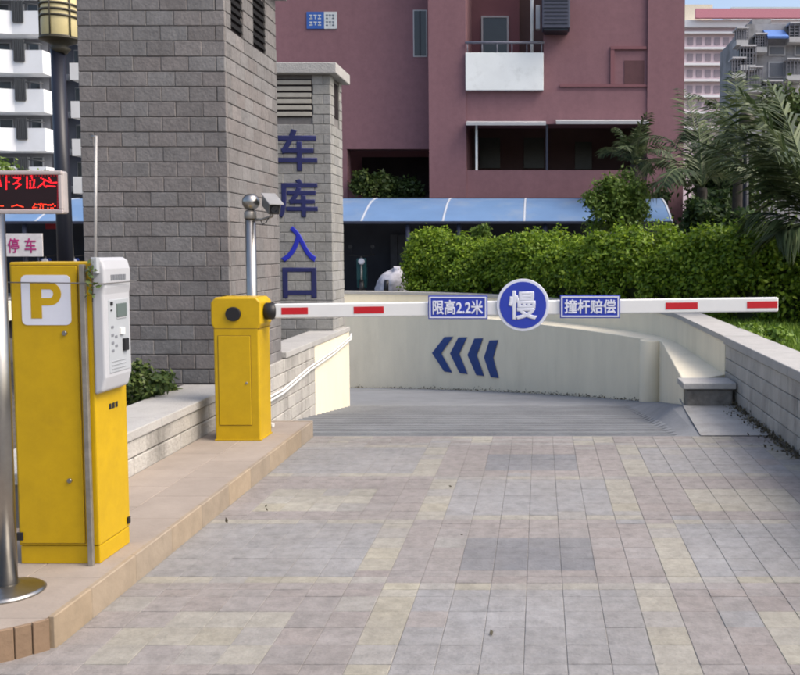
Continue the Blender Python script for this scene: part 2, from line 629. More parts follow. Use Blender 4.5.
g.poly([(-BIG, 19.4, UZ), (bk[-1][0], 19.4, UZ), (bk[-1][0], BIG, UZ), (-BIG, BIG, UZ)])
struct(g.build('ground', M_SOIL, fix=False))
# plaza paving under the shed and in front of the pink building
p = MB().poly([(-30, 20.6, UZ + .004), (30, 20.6, UZ + .004), (30, 60, UZ + .004), (-30, 60, UZ + .004)])
struct(p.build('paving', M_PAVE, fix=False))

# --- driveway: a bed of joint sand with pavers on it
bed = MB().poly([(-60, -60, -.003), (60, -60, -.003), (60, D0, -.003), (-60, D0, -.003)])
drive = struct(bed.build('driveway', M_JOINT, fix=False))
T = 0.16
PAV = {}


def paver_mesh(m, w, l):
    k = (m.name, round(w, 3), round(l, 3))
    if k not in PAV:
        a, b, c, j = w / 2 - .0009, l / 2 - .0012, 0.0018, 0.004
        v = [(-a, -b, -j), (a, -b, -j), (a, b, -j), (-a, b, -j), (-a, -b, -c), (a, -b, -c), (a, b, -c), (-a, b, -c),
             (-a + c, -b + c, 0), (a - c, -b + c, 0), (a - c, b - c, 0), (-a + c, b - c, 0)]
        f = [(0, 1, 5, 4), (1, 2, 6, 5), (2, 3, 7, 6), (3, 0, 4, 7), (4, 5, 9, 8), (5, 6, 10, 9), (6, 7, 11, 10), (7, 4, 8, 11), (8, 9, 10, 11)]
        me = bpy.data.meshes.new('paver')
        me.from_pydata(v, [], f)
        me.materials.append(m)
        PAV[k] = me
    return PAV[k]


XA = -0.70            # left edge of the middle panel
YA = 3.02             # front edge of its row


def paver_kind(i, j, half):
    """i: column from XA, j: row from YA.  Panels of 8 x 6 pavers alternate like a chess board."""
    row, jj = j // 6, j % 6
    if j >= 24:
        return M_TW if half == 0 and random.random() < .7 else (M_TP if (i // 2) % 3 else M_TY)
    odd = row % 2
    k = (i - 8 * odd) % 16
    if k < 8:
        if k in (0, 7):
            return M_TY if random.random() < .8 else M_TW
        if (jj == 5 and half == 1) or (jj == 0 and half == 0):
            return M_TY if random.random() < 0.55 else M_TW
        return M_TG
    if jj in (1, 2, 3) and 10 <= k <= 13:
        if odd:
            return M_TD
        return M_TY if random.random() < 0.75 else M_TW
    return M_TP


pl = []
for j in range(-20, 27):
    for half in ((0, 1) if j % 6 in (0, 5) or j >= 24 else (None,)):
        y0 = YA + j * T + (T / 2 if half == 1 else 0)
        l = T if half is None else T / 2
        if y0 + l > D0 + .001:
            l = D0 - y0
        if l < 0.03:
            continue
        for i in range(-17, 40):
            x0 = XA + i * T
            x1 = x0 + T
            w = T
            if y0 > 3.3:
                if x1 < KX + .04:
                    continue
                if x0 < KX:
                    w = x1 - KX
                    x0 = KX
            if y0 + l > 1.97:
                if x0 > RX - 0.04:
                    continue
                if x1 > RX:
                    w = RX - x0
            m = paver_kind(i, j, half)
            if random.random() < 0.04:
                m = random.choice((M_TG, M_TP, M_TW))
            c = Vector((x0 + w / 2, y0 + l / 2, random.uniform(-.0012, .0012)))
            vis = in_view(c, 16) and not (c.x < KX and c.y > 3.2)
            pl.append((w * l / c.y ** 3 if vis and c.y > 0.5 else -1, len(pl), m, c, w, l))
pl.sort(reverse=True, key=lambda q: q[0])
rest = {}
for n, (s, _, m, c, w, l) in enumerate(pl):
    if n < 300 and s > 0:
        o = link('paver', paver_mesh(m, w, l), drive, c)
        o.rotation_euler = (random.gauss(0, .004), random.gauss(0, .004), random.gauss(0, .005))
    else:
        mb = rest.setdefault(m.name, MB())
        me = paver_mesh(m, w, l)
        mb.raw([(q.co.x + c.x, q.co.y + c.y, q.co.z + c.z) for q in me.vertices], [tuple(q.vertices) for q in me.polygons])
for k, mb in rest.items():
    tag(mb.build('paver_field', MATS[k], drive), kind='stuff')

# --- ramp with anti-slip ridges
def ramp_h(x, d):
    """the ramp surface: its right edge stays level past the apron before it drops"""
    z = ramp_z(d)
    tgt = 0.0 if d < 8.7 else (ramp_z(12.7) * (d - 8.7) / 4.0 if d < 12.7 else z)
    t = min(1, max(0, (x - 1.08) / .28))
    return z + (tgt - z) * t * t * (3 - 2 * t)


rm = MB()
d = D0
prof = []
while d < 11.6:
    prof += [(d, -.022), (d + .004, 0.0), (d + .085, 0.0), (d + .095, -.022), (d + .195, -.022)]
    d += .2
prof += [(x, 0) for x in np.linspace(d + .01, 19.6, 30)]
bx = [-9.2, -4.0, -2.4, -1.4, -.4, .4, .8, 1.08, 1.16, 1.22, 1.29, 1.38, 2.2]
vs = [(x, q[0], ramp_h(x, q[0]) + (q[1] if x <= 1.08 else 0) - .006) for q in prof for x in bx]
nb = len(bx)
rm.raw(vs, [(i * nb + k, i * nb + k + 1, (i + 1) * nb + k + 1, (i + 1) * nb + k) for i in range(len(prof) - 1) for k in range(nb - 1)])
struct(rm.build('ramp', M_RAMP, fix=False))
ap = MB()
ap.poly([(1.30, D0 + .004, .003), (1.99, D0 + .004, .003), (1.99, 9.0, .003), (1.40, 9.0, .001)])
struct(ap.build('apron', M_APRON, fix=False))

# --- kerbed island on the left
nose = [(KX, 3.30), (-1.925, 3.215), (-2.02, 3.155), (-2.13, 3.115), (-2.27, 3.10), (-2.75, 3.10)]
core = MB().prism([(KX - .012, 3.31), (KX - .012, D0 - .02), (WX - .3, D0 - .02), (WX - .3, 3.12), (-2.27, 3.115), (-2.13, 3.13), (-2.02, 3.17), (-1.93, 3.23)], 'Z', -.3, IZ - .012)
isl = struct(core.build('pavement', M_JOINT))
# top tiles: two long rows
rows = [KX - .012, -2.17, -2.50, -2.8]
for r in range(3):
    xa, xb = rows[r + 1], rows[r]
    y = 3.32 + (.2 if r % 2 else 0)
    first = True
    ys = [3.30] + [3.30 + .42 * k + (.21 if r % 2 else 0) for k in range(1, 10)]
    ys = [q for q in ys if q < D0 - .12] + [D0 - .02]
    for a, b in zip(ys[:-1], ys[1:]):
        if r == 2 and a > 4.2:
            continue
        me_b = MB().box(xa + .002, xb - .002, a + .002, b - .002, IZ - .014, IZ)
        me_b.build('island_tile', M_ISLE, isl, bevel=.002, seg=1)
MB().prism([(KX - .014, 3.296), (-2.168, 3.296), (-2.168, 3.12), (-2.13, 3.128), (-2.02, 3.168), (-1.93, 3.228)], 'Z', IZ - .014, IZ + .0005).build('island_tile', M_ISLE, isl)
MB().prism([(-2.172, 3.296), (-2.80, 3.296), (-2.80, 3.112), (-2.27, 3.112), (-2.172, 3.118)], 'Z', IZ - .014, IZ + .0005).build('island_tile', M_ISLE, isl)
y = 3.31
k = 0
LEN = [.285, .40, .40, .40, .42, .40, .40, .40, .40, .40]
while y < D0 - .04:
    l = min(LEN[k % 10], D0 - .02 - y)
    MB().box(KX - .014, KX + .012, y + .002, y + l - .002, -.01, IZ + .004).build('kerb_tile', M_KERB, isl, bevel=.004, seg=1)
    y += l
    k += 1
MB().box(WX + .01, KX + .004, D0 - .018, D0 + .012, -.3, IZ + .003).build('kerb_tile', M_KERB, isl, bevel=.004, seg=1)
# small upright tiles round the nose
acc = []
for a, b in zip(nose[:-1], nose[1:]):
    a, b = Vector((*a, 0)), Vector((*b, 0))
    n = max(1, round((b - a).length / .052))
    for q in range(n):
        acc.append((a.lerp(b, q / n), a.lerp(b, (q + 1) / n)))
for a, b in acc:
    dv = (b - a)
    l = dv.length
    me = block_mesh(round(l - .004, 3), IZ + .006, .02, M_NOSE, .003)
    o = link('nose_tile', me, isl, (a + b) / 2 + Vector((0, 0, IZ / 2 - .004)))
    o.rotation_euler = (0, 0, math.atan2(-dv.y, -dv.x))

# ================================================================== WALLS
def wall_thing(name, loc, label):
    return thing(name, loc, label, 'wall')


# planter wall beside the island: stone blocks and concrete coping
w = wall_thing('planter_wall', (-2.7, 6, IZ), 'low grey stone planter wall with pale coping behind the ticket machine')
WT = 0.40
MB().box(WX - .40, WX - .022, 4.4, 7.33, IZ - .2, WT - .062).build('core', M_MORTAR, w)
place_blocks('block', facing('b', (WX, 4.4, 0), (0, 1), 2.93, IZ - .01, WT - .06, .11, .36, .008, .03, M_STONE, seed=3), w)
y = 4.38
for l in (.74, .74, .74, .72):
    MB().box(WX - .42, WX + .015, y + .002, y + l - .003, WT - .06, WT).build('coping_slab', M_COPING, w, bevel=.006)
    y += l

# wall beside the ramp, stone then cream paint
w = wall_thing('ramp_side_wall', (-2.7, 10.2, -.5), 'low wall beside the ramp, stone first and cream paint at its far end')
Y0, Y1, YC = 8.78, 11.74, 9.95
MB().box(WX - .34, WX - .022, 7.36, YC, -.6, .438).build('core', M_MORTAR, w)
MB().box(WX - .34, WX, YC, Y1, -1.0, .44).build('painted_end', M_CREAM, w, bevel=.006)
blk = facing('b', (WX, 7.24, 0), (0, 1), YC - 7.24 - .003, -.34, .435, .129, .27, .007, .03, M_STONE, seed=5)
blk = [b for b in blk if b[1].z > -.12 - .12 * (b[1].y - 7.2)]
place_blocks('block', blk, w)
y = Y0 - .002
for l in (1.0, .98, .98):
    MB().box(WX - .36, WX + .015, y + .002, y + l - .003, .44, .50).build('coping_slab', M_COPING, w, bevel=.006)
    y += l
# the ramp turns left behind this wall: retaining wall and garage mouth
rw = MB().box(-9.2, WX - .345, Y1 + .3, Y1 + .55, -1.6, .30)
tag(rw.build('retaining_wall', M_CREAM), 'cream retaining wall along the ramp turn behind the lettered tower', 'wall')
gm = thing('garage_mouth', (-9.2, 15.5, -1.2), 'dark garage mouth at the far left end of the ramp', 'garage door')
MB().box(-9.3, -9.2, 12.3, 19.0, -2, .3).build('dark_infill', M_DARK, gm)  # dark sheet in place of the unlit garage inside
MB().box(-9.25, -9.05, 12.3, 19.0, .302, .62).build('lintel', M_CREAM, gm)


def sweep(name, front, back, zb, zt, m, parent, smooth=True, bevel=0):
    """wall between two plan lines; zb(p) gives the foot"""
    mb = MB()
    n = len(front)
    vs = []
    for p, q in zip(front, back):
        vs += [(p[0], p[1], zb(p)), (p[0], p[1], zt), (q[0], q[1], zt), (q[0], q[1], zb(q))]
    fs = []
    for i in range(n - 1):
        for k in range(4):
            fs.append((i * 4 + k, i * 4 + (k + 1) % 4, (i + 1) * 4 + (k + 1) % 4, (i + 1) * 4 + k))
    fs += [(0, 1, 2, 3), ((n - 1) * 4 + 3, (n - 1) * 4 + 2, (n - 1) * 4 + 1, (n - 1) * 4)]
    mb.raw(vs, fs)
    return mb.build(name, m, parent, bevel=bevel)


def dense(pts, n=4):
    """Catmull-Rom through plan points"""
    out = []
    P = [Vector(p) for p in pts]
    for i in range(len(P) - 1):
        a, b, c, e = P[max(i - 1, 0)], P[i], P[i + 1], P[min(i + 2, len(P) - 1)]
        for k in range(n):
            t = k / n
            q = 0.5 * ((2 * b) + (c - a) * t + (2 * a - 5 * b + 4 * c - e) * t * t + (3 * b - a - 3 * c + e) * t ** 3)
            out.append((q.x, q.y))
    out.append(tuple(P[-1]))
    return out


fl = lambda p: ramp_z(p[1]) - .3
w = wall_thing('ramp_upper_wall', (0, 16, -1), 'upper cream wall with pale coping curving round the foot of the hedge')
od = dense(OUT)
sweep('wall_face', od, offset(od, .33), fl, .56, M_CREAM, w)
sweep('coping', offset(od, -.015), offset(od, .36), lambda p: .562, .62, M_COPING, w)
w = wall_thing('ramp_lower_wall', (0, 15.5, -1), 'lower cream curved wall marked with four blue chevrons')
idn = dense(INN)
far = [(min(a[0], b[0]) if False else b[0], b[1]) for a, b in zip(idn, idn)]
# its back runs just inside the upper wall
bkl = []
for p_ in idn:
    best = min(dense(OUT, 12), key=lambda q: (q[0] - p_[0]) ** 2 + (q[1] - p_[1]) ** 2)
    bkl.append((best[0] + .03, best[1] + .03))
sweep('wall_face', idn, bkl, fl, .22, M_CREAM, w, bevel=.012)
MB().lathe((1.585, 12.86, 0), [(.15, -.95), (.155, -.9), (.155, .20), (.15, .212)], 24).build('rounded_pier', M_CREAM, w)
# broken near end with a slab on it
MB().box(1.41, 1.86, 8.60, 8.72, -.05, .16).build('broken_end', mat('broken_concrete', (0.17, 0.16, 0.145), 0.95, 0.35, 9, 0.9, 14), w, bevel=.02)
MB().box(1.375, 1.885, 8.57, 8.95, .165, .225).build('end_slab', M_COPING, w, bevel=.008)
# chevrons
def on_inner(x):
    for a, b in zip(idn[:-1], idn[1:]):
        if min(a[0], b[0]) <= x <= max(a[0], b[0]) and a[1] > 12.8:
            t = (x - a[0]) / (b[0] - a[0])
            q = (a[0] + (b[0] - a[0]) * t, a[1] + (b[1] - a[1]) * t)
            tv = Vector((b[0] - a[0], b[1] - a[1])).normalized()
            return q, tv
    return None


def wall_pt(px, py):
    """where the sight line of a pixel meets the lower wall, 4 mm proud of it"""
    best = None
    for a, b in zip(idn[:-1], idn[1:]):
        if a[1] < 12.9:
            continue
        u = (px - VX) / F
        # x = u*dep, y with dep ~ y
        den = (b[0] - a[0]) - u * (b[1] - a[1])
        if abs(den) < 1e-9:
            continue
        t = (u * a[1] - a[0]) / den
        if -0.001 <= t <= 1.001:
            y = a[1] + (b[1] - a[1]) * t
            best = y
            break
    return at(px, py, best - .02) if best else None


chev = [(432, 353), (450, 353.5), (467.5, 355), (484, 357.5)]
tips = [(453, 337), (467, 337.5), (483, 338.5), (498, 340.5)]
feet = [(452, 372), (467.5, 373.5), (484, 375.5), (498.5, 377.5)]
for c_, t_, f_ in zip(chev, tips, feet):
    wd_ = 8.6
    pts = [(c_[0], c_[1]), (t_[0] - wd_, t_[1]), (t_[0], t_[1] - .3), (c_[0] + wd_ + .5, c_[1] + .4), (f_[0], f_[1] + .6), (f_[0] - wd_ + .8, f_[1] - .5)]
    q = [wall_pt(*s_) for s_ in pts]
    mb = MB()
    mb.poly([q[0], q[1], q[2], q[3]])
    mb.poly([q[0], q[3], q[4], q[5]])
    nrm = Vector((-.5, -.8, 0)).normalized()
    o = mb.build('chevron', M_ARROW, w, fix=False)
    md = o.modifiers.new('thick', 'SOLIDIFY')
    md.thickness = .006
    md.offset = 0

# right hand wall, grey stone with broad coping
w = wall_thing('driveway_wall', (2.05, 6, 0), 'grey stone wall with broad pale coping on the right of the driveway')
MB().box(RX + .022, RX + .33, 2.0, 9.19, -.15, .538).build('core', M_MORTAR, w)
place_blocks('block', facing('b', (RX, 9.19, 0), (0, -1), 7.19, -.01, .537, .137, .52, .006, .03, M_STONE, seed=9), w)
y = 2.0
for l in (1.2, 1.2, 1.2, 1.2, 1.2, 1.19):
    MB().box(RX - .02, RX + .36, y + .002, y + l - .003, .54, .62).build('coping_slab', M_COPING, w, bevel=.008)
    y += l
MB().box(RX + .001, RX + .33, 1.97, 1.998, -.05, .538).build('end_face', M_STONE, w)

# ================================================================== TOWERS
def tower(name, x0, x1, y0, y1, zb, zt, m, label, capz, skip_side, skip_front, rowh, blen, seed):
    t = thing(name, ((x0 + x1) / 2, (y0 + y1) / 2, zb), label, 'tower')
    e = .022
    core_ = MB()
    core_.box(x0, x1 - e, y0 + e, y1, zb, zt)
    core_.build('core', M_MORTAR, t)
    bl = facing('f', (x0, y0, 0), (1, 0), x1 - x0 - .002, zb, zt, rowh, blen, .0035, .03, m, skip=skip_front, seed=seed)
    bl += facing('s', (x1, y0 + .03, 0), (0, 1), y1 - y0 - .03, zb, zt, rowh, blen, .0035, .03, m, skip=skip_side, seed=seed + 1)
    place_blocks('block', bl, t)
    # cap: slab with a drip edge
    MB().box(x0 - .09, x1 + .09, y0 - .09, y1 + .09, capz, capz + .13).build('cap', M_COPING, t, bevel=.01)
    return t


TX0, TX1, TY0, TY1 = -3.72, -2.53, 7.35, 8.77
t1 = tower('ventilation_tower', TX0, TX1, TY0, TY1, UZ - .08, 3.90, M_BLOCK,
           'large grey block tower behind the yellow barrier cabinet', 3.90,
           [(.12, .42, 3.30, 3.78), (.70, 1.06, 3.30, 3.78)], [], .1225, .222, 21)
for (a, b) in ((.12, .42), (.70, 1.06)):
    ya, yb = TY0 + .03 + a, TY0 + .03 + b
    v = MB().box(TX1 - .10, TX1 - .0215, ya, yb, 3.30, 3.78).build('vent_opening', M_DARK, t1)
    for s in range(7):
        z = 3.33 + s * .065
        MB().raw([(TX1 - .006, ya + .004, z), (TX1 - .006, yb - .004, z), (TX1 - .02, yb - .004, z + .045), (TX1 - .02, ya + .004, z + .045),
                  (TX1 - .002, ya + .004, z + .005), (TX1 - .002, yb - .004, z + .005), (TX1 - .016, yb - .004, z + .05), (TX1 - .016, ya + .004, z + .05)],
                 [(0, 1, 2, 3), (4, 5, 6, 7), (0, 1, 5, 4), (2, 3, 7, 6), (0, 3, 7, 4), (1, 2, 6, 5)]).build('slat', mat('dark_slat', (0.016, 0.016, 0.017), .9, spec=.05), v)
SX0, SX1, SY0, SY1 = -3.52, -2.55, 11.1, 11.72
zl0, zl1 = at(300, 117, SY0).z, at(300, 79, SY0).z
lx1 = at(312, 100, SY0).x
t2 = tower('ventilation_tower', SX0, SX1, SY0, SY1, UZ - .08, 3.63, M_BLOCK2,
           'narrower block tower with blue garage entrance lettering down its face', 3.63,
           [(.16, .46, 3.15, 3.58)], [(0.08, lx1 - SX0, zl0, zl1)], .118, .25, 31)
lv = MB().box(SX0 + .085, lx1 - .004, SY0 + .01, SY0 + .0225, zl0, zl1).build('louvre', M_DARK, t2)
for s in range(6):
    z = zl0 + .01 + s * (zl1 - zl0) / 6
    MB().box(SX0 + .09, lx1 - .008, SY0 - .006, SY0 + .011, z, z + .052).build('slat', mat('louvre_slat', (0.38, 0.36, 0.31), .7), lv, bevel=.006)
v = MB().box(SX1 - .10, SX1 - .016, SY0 + .19, SY0 + .48, 3.15, 3.58).build('vent_opening', M_DARK, t2)
for ch, ya, yb, xa, xb, mm in (('车', 129, 171, 278, 317, M_NAVY), ('库', 179, 218, 278, 317.5, M_NAVY), ('入', 226, 262, 281, 316, M_BRIGHTBLUE), ('口', 267.5, 298, 283, 316.5, M_NAVY)):
    a, b = at(xa, yb, SY0), at(xb, ya, SY0)
    text_part('lettering', ch, a.x, b.x, a.z, b.z, SY0 - .001, .007, mm, t2, bold=.022)

# ================================================================== BARRIER GATE
bg_x0, bg_x1, bg_y0, bg_y1 = -2.355, -2.02, 6.45, 6.72
bt = thing('barrier_gate', ((bg_x0 + bg_x1) / 2, 6.58, IZ), 'yellow barrier gate with lowered white arm across the driveway', 'barrier gate')
ZT = at(235, 297.5, 6.45).z
body = MB()
prof2 = [(bg_x0 + .004, IZ), (bg_x1 - .004, IZ), (bg_x1 - .004, ZT - .22), (bg_x1 + .012, ZT - .19), (bg_x1 + .012, ZT - .035), (bg_x1 - .02, ZT),
         (bg_x0 + .02, ZT), (bg_x0 - .012, ZT - .035), (bg_x0 - .012, ZT - .19), (bg_x0 + .004, ZT - .22)]
cab = body.prism(prof2, 'Y', bg_y0, bg_y1).build('cabinet', M_YELLOW, bt, bevel=.012, seg=3)
dz0, dz1 = at(235, 425, bg_y0).z, at(235, 336, bg_y0).z
dx0, dx1 = at(219, 380, bg_y0).x, at(251, 380, bg_y0).x
MB().box(dx0 - .004, dx1 + .004, bg_y0 - .0015, bg_y0 + .01, dz0 - .004, dz1 + .004).build('door_gap', M_YGAP, cab)
dr = MB().box(dx0, dx1, bg_y0 - .006, bg_y0 + .008, dz0, dz1).build('door', M_YELLOW, bt, bevel=.003)
c = at(247, 383, bg_y0)
MB().lathe((c.x, bg_y0 - .012, c.z), [(.008, 0), (.009, .002), (.009, .008)], 12, 'Y').build('lock', M_DSTEEL, dr)
c = at(233.5, 314, bg_y0)
MB().prism([(c.x + .055 * math.cos(R(a)) * (1.0 if a % 90 else 1), c.z + .052 * math.sin(R(a))) for a in range(0, 360, 20)], 'Y', bg_y0 - .02, bg_y0 + .004).build('emblem', M_BLACK, bt, bevel=.005)
MB().box(bg_x0 - .002, bg_x1 + .002, bg_y0 - .0005, bg_y1 + .001, ZT - .226, ZT - .221).build('cover_seam', M_YGAP, cab)
MB().box(bg_x0 - .001, bg_x1 + .001, bg_y0 - .003, bg_y1 + .003, IZ, IZ + .012).build('base_plate', M_YELLOW, bt, bevel=.004)
AY = 6.56
pa, pb = at(268, 311, AY), at(777.5, 304.3, AY)
MB().lathe((bg_x1 + .010, AY, pa.z), [(.05, 0), (.062, .01), (.062, .06), (.05, .085), (.035, .09)], 20, 'X').build('hub', M_BLACK, bt)
adir = (pb - pa).normalized()
x_start = bg_x1 + .085


def arm_pt(px):
    t = (at(px, 307, AY).x - pa.x) / (pb.x - pa.x)
    return pa + (pb - pa) * t


ah, aw = .052, .030
s0 = pa + adir * ((x_start - pa.x) / adir.x)


def arm_box(p0, p1, h, y0, y1):
    return MB().raw([(p0.x, y0, p0.z - h), (p1.x, y0, p1.z - h), (p1.x, y1, p1.z - h), (p0.x, y1, p0.z - h),
                     (p0.x, y0, p0.z + h), (p1.x, y0, p1.z + h), (p1.x, y1, p1.z + h), (p0.x, y1, p0.z + h)],
                    [(0, 3, 2, 1), (4, 5, 6, 7), (0, 1, 5, 4), (1, 2, 6, 5), (2, 3, 7, 6), (3, 0, 4, 7)])


arm = arm_box(s0, pb, ah, AY - aw, AY + aw).build('arm', M_WHITE, bt, bevel=.01, seg=3)
for a, b in ((282.5, 309), (354.5, 384.5), (665, 697), (746, 776.5)):
    q0, q1 = arm_pt(a), arm_pt(b)
    arm_box(q0, q1, .025, AY - aw - .002, AY - aw + .004).build('red_stripe', M_RED, arm)
SYP = AY - aw - .004


def arm_sign(px0, px1, py0, py1, body_, bold):
    a, b = at(px0, py1, SYP), at(px1, py0, SYP)
    s = MB().box(a.x, b.x, SYP - .012, SYP, a.z, b.z).build('sign_plate', M_BLUE, bt, bevel=.003)
    e, wd2 = .008, .010
    fr = MB()
    y0_, y1_ = SYP - .015, SYP - .010
    fr.box(a.x + e, b.x - e, y0_, y1_, a.z + e, a.z + e + wd2)
    fr.box(a.x + e, b.x - e, y0_, y1_, b.z - e - wd2, b.z - e)
    fr.box(a.x + e, a.x + e + wd2, y0_, y1_, a.z + e + wd2, b.z - e - wd2)
    fr.box(b.x - e - wd2, b.x - e, y0_, y1_, a.z + e + wd2, b.z - e - wd2)
    fr.build('border', M_SIGNW, s)
    text_part('lettering', body_, a.x + .032, b.x - .032, a.z + .032, b.z - .032, SYP - .0115, .004, M_SIGNW, s, bold)
    return s


tag(arm_sign(428.5, 487.5, 295.5, 319, '限高2.2米', .022), 'rectangular blue height limit plate')
tag(arm_sign(560, 620, 295, 318, '撞杆赔偿', .022), 'rectangular blue compensation notice plate')
c = at(523, 305, SYP)
rad = 26.3 * SYP / F
dk = MB().lathe((c.x, SYP - .014, c.z), [(rad - .003, 0), (rad, .003), (rad, .014)], 48, 'Y').build('sign_disc', M_SIGNW, bt)
tag(dk, 'round blue slow sign with white rim')
MB().lathe((c.x, SYP - .017, c.z), [(rad - .022, 0), (rad - .021, .001), (rad - .021, .006)], 48, 'Y').build('blue_field', M_BLUE, dk)
text_part('lettering', '慢', c.x - .105, c.x + .105, c.z - .105, c.z + .105, SYP - .0165, .004, M_SIGNW, dk, .03)

# white conduits from the cabinet up the ramp wall
for k, (dz, nm) in enumerate(((0, 'upper'), (-.035, 'lower'))):
    pts = [Vector((-2.08, 6.95, IZ + .02 + dz * .2)), Vector((-2.30, 7.12, IZ + .03 + dz * .3)), Vector((WX + .028 + .004 * k, 7.5, IZ + .03 + dz)), Vector((WX + .028, 8.6, .16 + dz)),
           Vector((WX + .028, 9.6, .245 + dz)), Vector((WX + .028, 10.7, .29 + dz)), Vector((WX + .028, Y1 - .05, .37 + dz)), Vector((WX + .02, Y1 + .04, .40 + dz))]
    o = MB().tube(pts, .0125, 8).build('conduit', M_CABLE)
    tag(o, nm + ' of the two thin white conduits climbing the ramp side wall', 'conduit', 'white conduits on the ramp wall')

# ================================================================== TICKET MACHINE
mx0, mx1, my0, my1 = -2.29, -1.935, 3.885, 4.18
zt = 1.448
tm = thing('ticket_machine', ((mx0 + mx1) / 2, 4.03, IZ), 'tall yellow parking ticket machine with white P badge', 'ticket machine')
cabt = MB().box(mx0, mx1, my0, my1, IZ + .082, zt).build('cabinet', M_YELLOW, tm, bevel=.006)
MB().box(mx0 + .004, mx1 - .002, my0 + .004, my1 - .004, IZ, IZ + .08).build('plinth', M_YELLOW, tm, bevel=.004)
MB().box(mx0 + .02, mx1 - .02, my0 + .02, my1 - .02, IZ + .076, IZ + .09).build('plinth_gap', M_YGAP, tm)
xd = at(82, 400, my0).x
MB().box(mx0 + .008, xd, my0 - .0015, my0 + .005, IZ + .092, zt - .012).build('door_gap', M_YGAP, cabt)
dr = MB().box(mx0 + .011, xd - .004, my0 - .009, my0 + .004, IZ + .095, zt - .016).build('door', M_YELLOW, tm, bevel=.003)
for (px, py) in ((66, 333), (71, 480)):
    c = at(px, py, my0)
    MB().lathe((c.x, my0 - .017, c.z), [(.009, 0), (.0105, .002), (.0105, .009)], 14, 'Y').build('lock', M_STEEL, dr)
c = at(21.5, 535, my0)
MB().box(c.x - .012, c.x + .014, my0 - .018, my0 - .008, c.z - .02, c.z + .016).build('latch', M_BLACK, dr, bevel=.003)
a, b = at(22.5, 325, my0 - .01), at(70, 275, my0 - .01)
bd = MB().prism(rrect(a.x, b.x, a.z, b.z, .022), 'Y', my0 - .0115, my0 - .0085).build('parking_badge', M_SIGNW, tm)
a, b = at(31.5, 318.5, my0 - .01), at(61, 282, my0 - .01)
W_, H_ = b.x - a.x, b.z - a.z
# P: stem, bowl
st = .36 * W_
cz, cx, ro, ri = b.z - .32 * H_, a.x + .62 * W_, .32 * H_, .12 * H_
outer = [(a.x, a.z), (a.x + st, a.z), (a.x + st, cz - ro)] + [(cx + (b.x - cx) * math.cos(R(t)), cz + ro * math.sin(R(t))) for t in range(-90, 91, 15)] + [(a.x, b.z)]
inner = [(a.x + st, cz - ri)] + [(cx + (b.x - cx) * .32 * math.cos(R(t)), cz + ri * math.sin(R(t))) for t in range(-90, 91, 15)] + [(a.x + st, cz + ri)]
pb_ = MB()
y_ = my0 - .0125
yb_ = my0 - .0105
# strips: stem, then the bowl as quads between inner and outer curve
pb_.prism([(a.x, a.z), (a.x + st, a.z), (a.x + st, b.z), (a.x, b.z)], 'Y', y_, yb_)
oc = [(a.x + st, cz - ro)] + outer[3:-1] + [(a.x + st, b.z)]
for i in range(len(oc) - 1):
    pb_.prism([oc[i], oc[i + 1], inner[i + 1], inner[i]], 'Y', y_, yb_)
pb_.build('letter', M_YELLOW, bd)
# white machine head on the driver's side
hz0, hz1 = .87, 1.468
hx1 = -1.885
hy0, hy1 = 3.875, 4.125
hp = [(mx1 + .001, hz0 + .0), (hx1 - .012, hz0 + .015), (hx1 + .004, hz0 + .075), (hx1 + .004, hz1 - .16), (hx1 + .010, hz1 - .13), (hx1 + .010, hz1 - .05), (hx1 + .0, hz1 - .014), (hx1 - .02, hz1), (mx1 + .001, hz1)]
hd = MB().prism(hp, 'Y', hy0, hy1).build('head', M_WHITEP, tm, bevel=.012, seg=3)
xf = hx1 + .0042
MB().box(xf - .004, xf + .003, hy0 + .035, hy1 - .025, hz0 + .09, hz1 - .185).build('control_panel', M_PANEL, hd, bevel=.003)
xp = xf + .003


def hbox(name, ya, yb, za, zb, m, d=.006):
    return MB().box(xp - .002, xp + d, hy0 + ya, hy0 + yb, za, zb).build(name, m, hd, bevel=.0015, seg=1)


hbox('screen', .105, .195, hz1 - .265, hz1 - .205, M_LCD)
hbox('screen', .105, .195, hz1 - .265 - .008, hz1 - .268, M_WHITEP, .004)
hbox('indicator', .05, .066, hz1 - .21, hz1 - .195, M_BLACK)
hbox('indicator', .05, .062, hz1 - .235, hz1 - .228, M_BLACK, .004)
hbox('ticket_slot', .155, .192, hz1 - .42, hz1 - .365, M_BLACK, .014)
hbox('coin_plate', .13, .165, hz1 - .345, hz1 - .315, M_WHITE, .01)
for k, (ya, za) in enumerate(((.052, .30), (.052, .335), (.052, .37), (.052, .405), (.085, .345), (.085, .385))):
    hbox('print_line', ya, ya + .022, hz1 - za - .012, hz1 - za, mat('grey_print', (0.16, 0.17, 0.19), .6), .0025)
for r in range(3):
    hbox('print_line', .05, .18, hz1 - .455 - .016 * r - .006, hz1 - .455 - .016 * r, mat('pale_print', (0.30, 0.32, 0.34), .6), .0025)
for k in range(6):
    MB().box(hx1 + .009, hx1 + .0125, hy0 + .055 + k * .024, hy0 + .073 + k * .024, hz1 - .1, hz1 - .076).build('print_mark', mat('grey_print', (0.16, 0.17, 0.19), .6), hd)
c = Vector((mx1, my0 + .12, .74))
for k in range(3):
    MB().box(mx1 - .002, mx1 + .0025, my0 + .12 + .03 * k, my0 + .14 + .03 * k, .785, .81).build('print_mark', M_BLACK, tm)
MB().box(mx1 - .002, mx1 + .008, my1 - .035, my1 - .012, IZ + .1, IZ + .13).build('hinge', M_BLACK, tm)
MB().box(mx1 - .002, mx1 + .008, my1 - .035, my1 - .012, zt - .16, zt - .12).build('hinge', M_BLACK, tm)

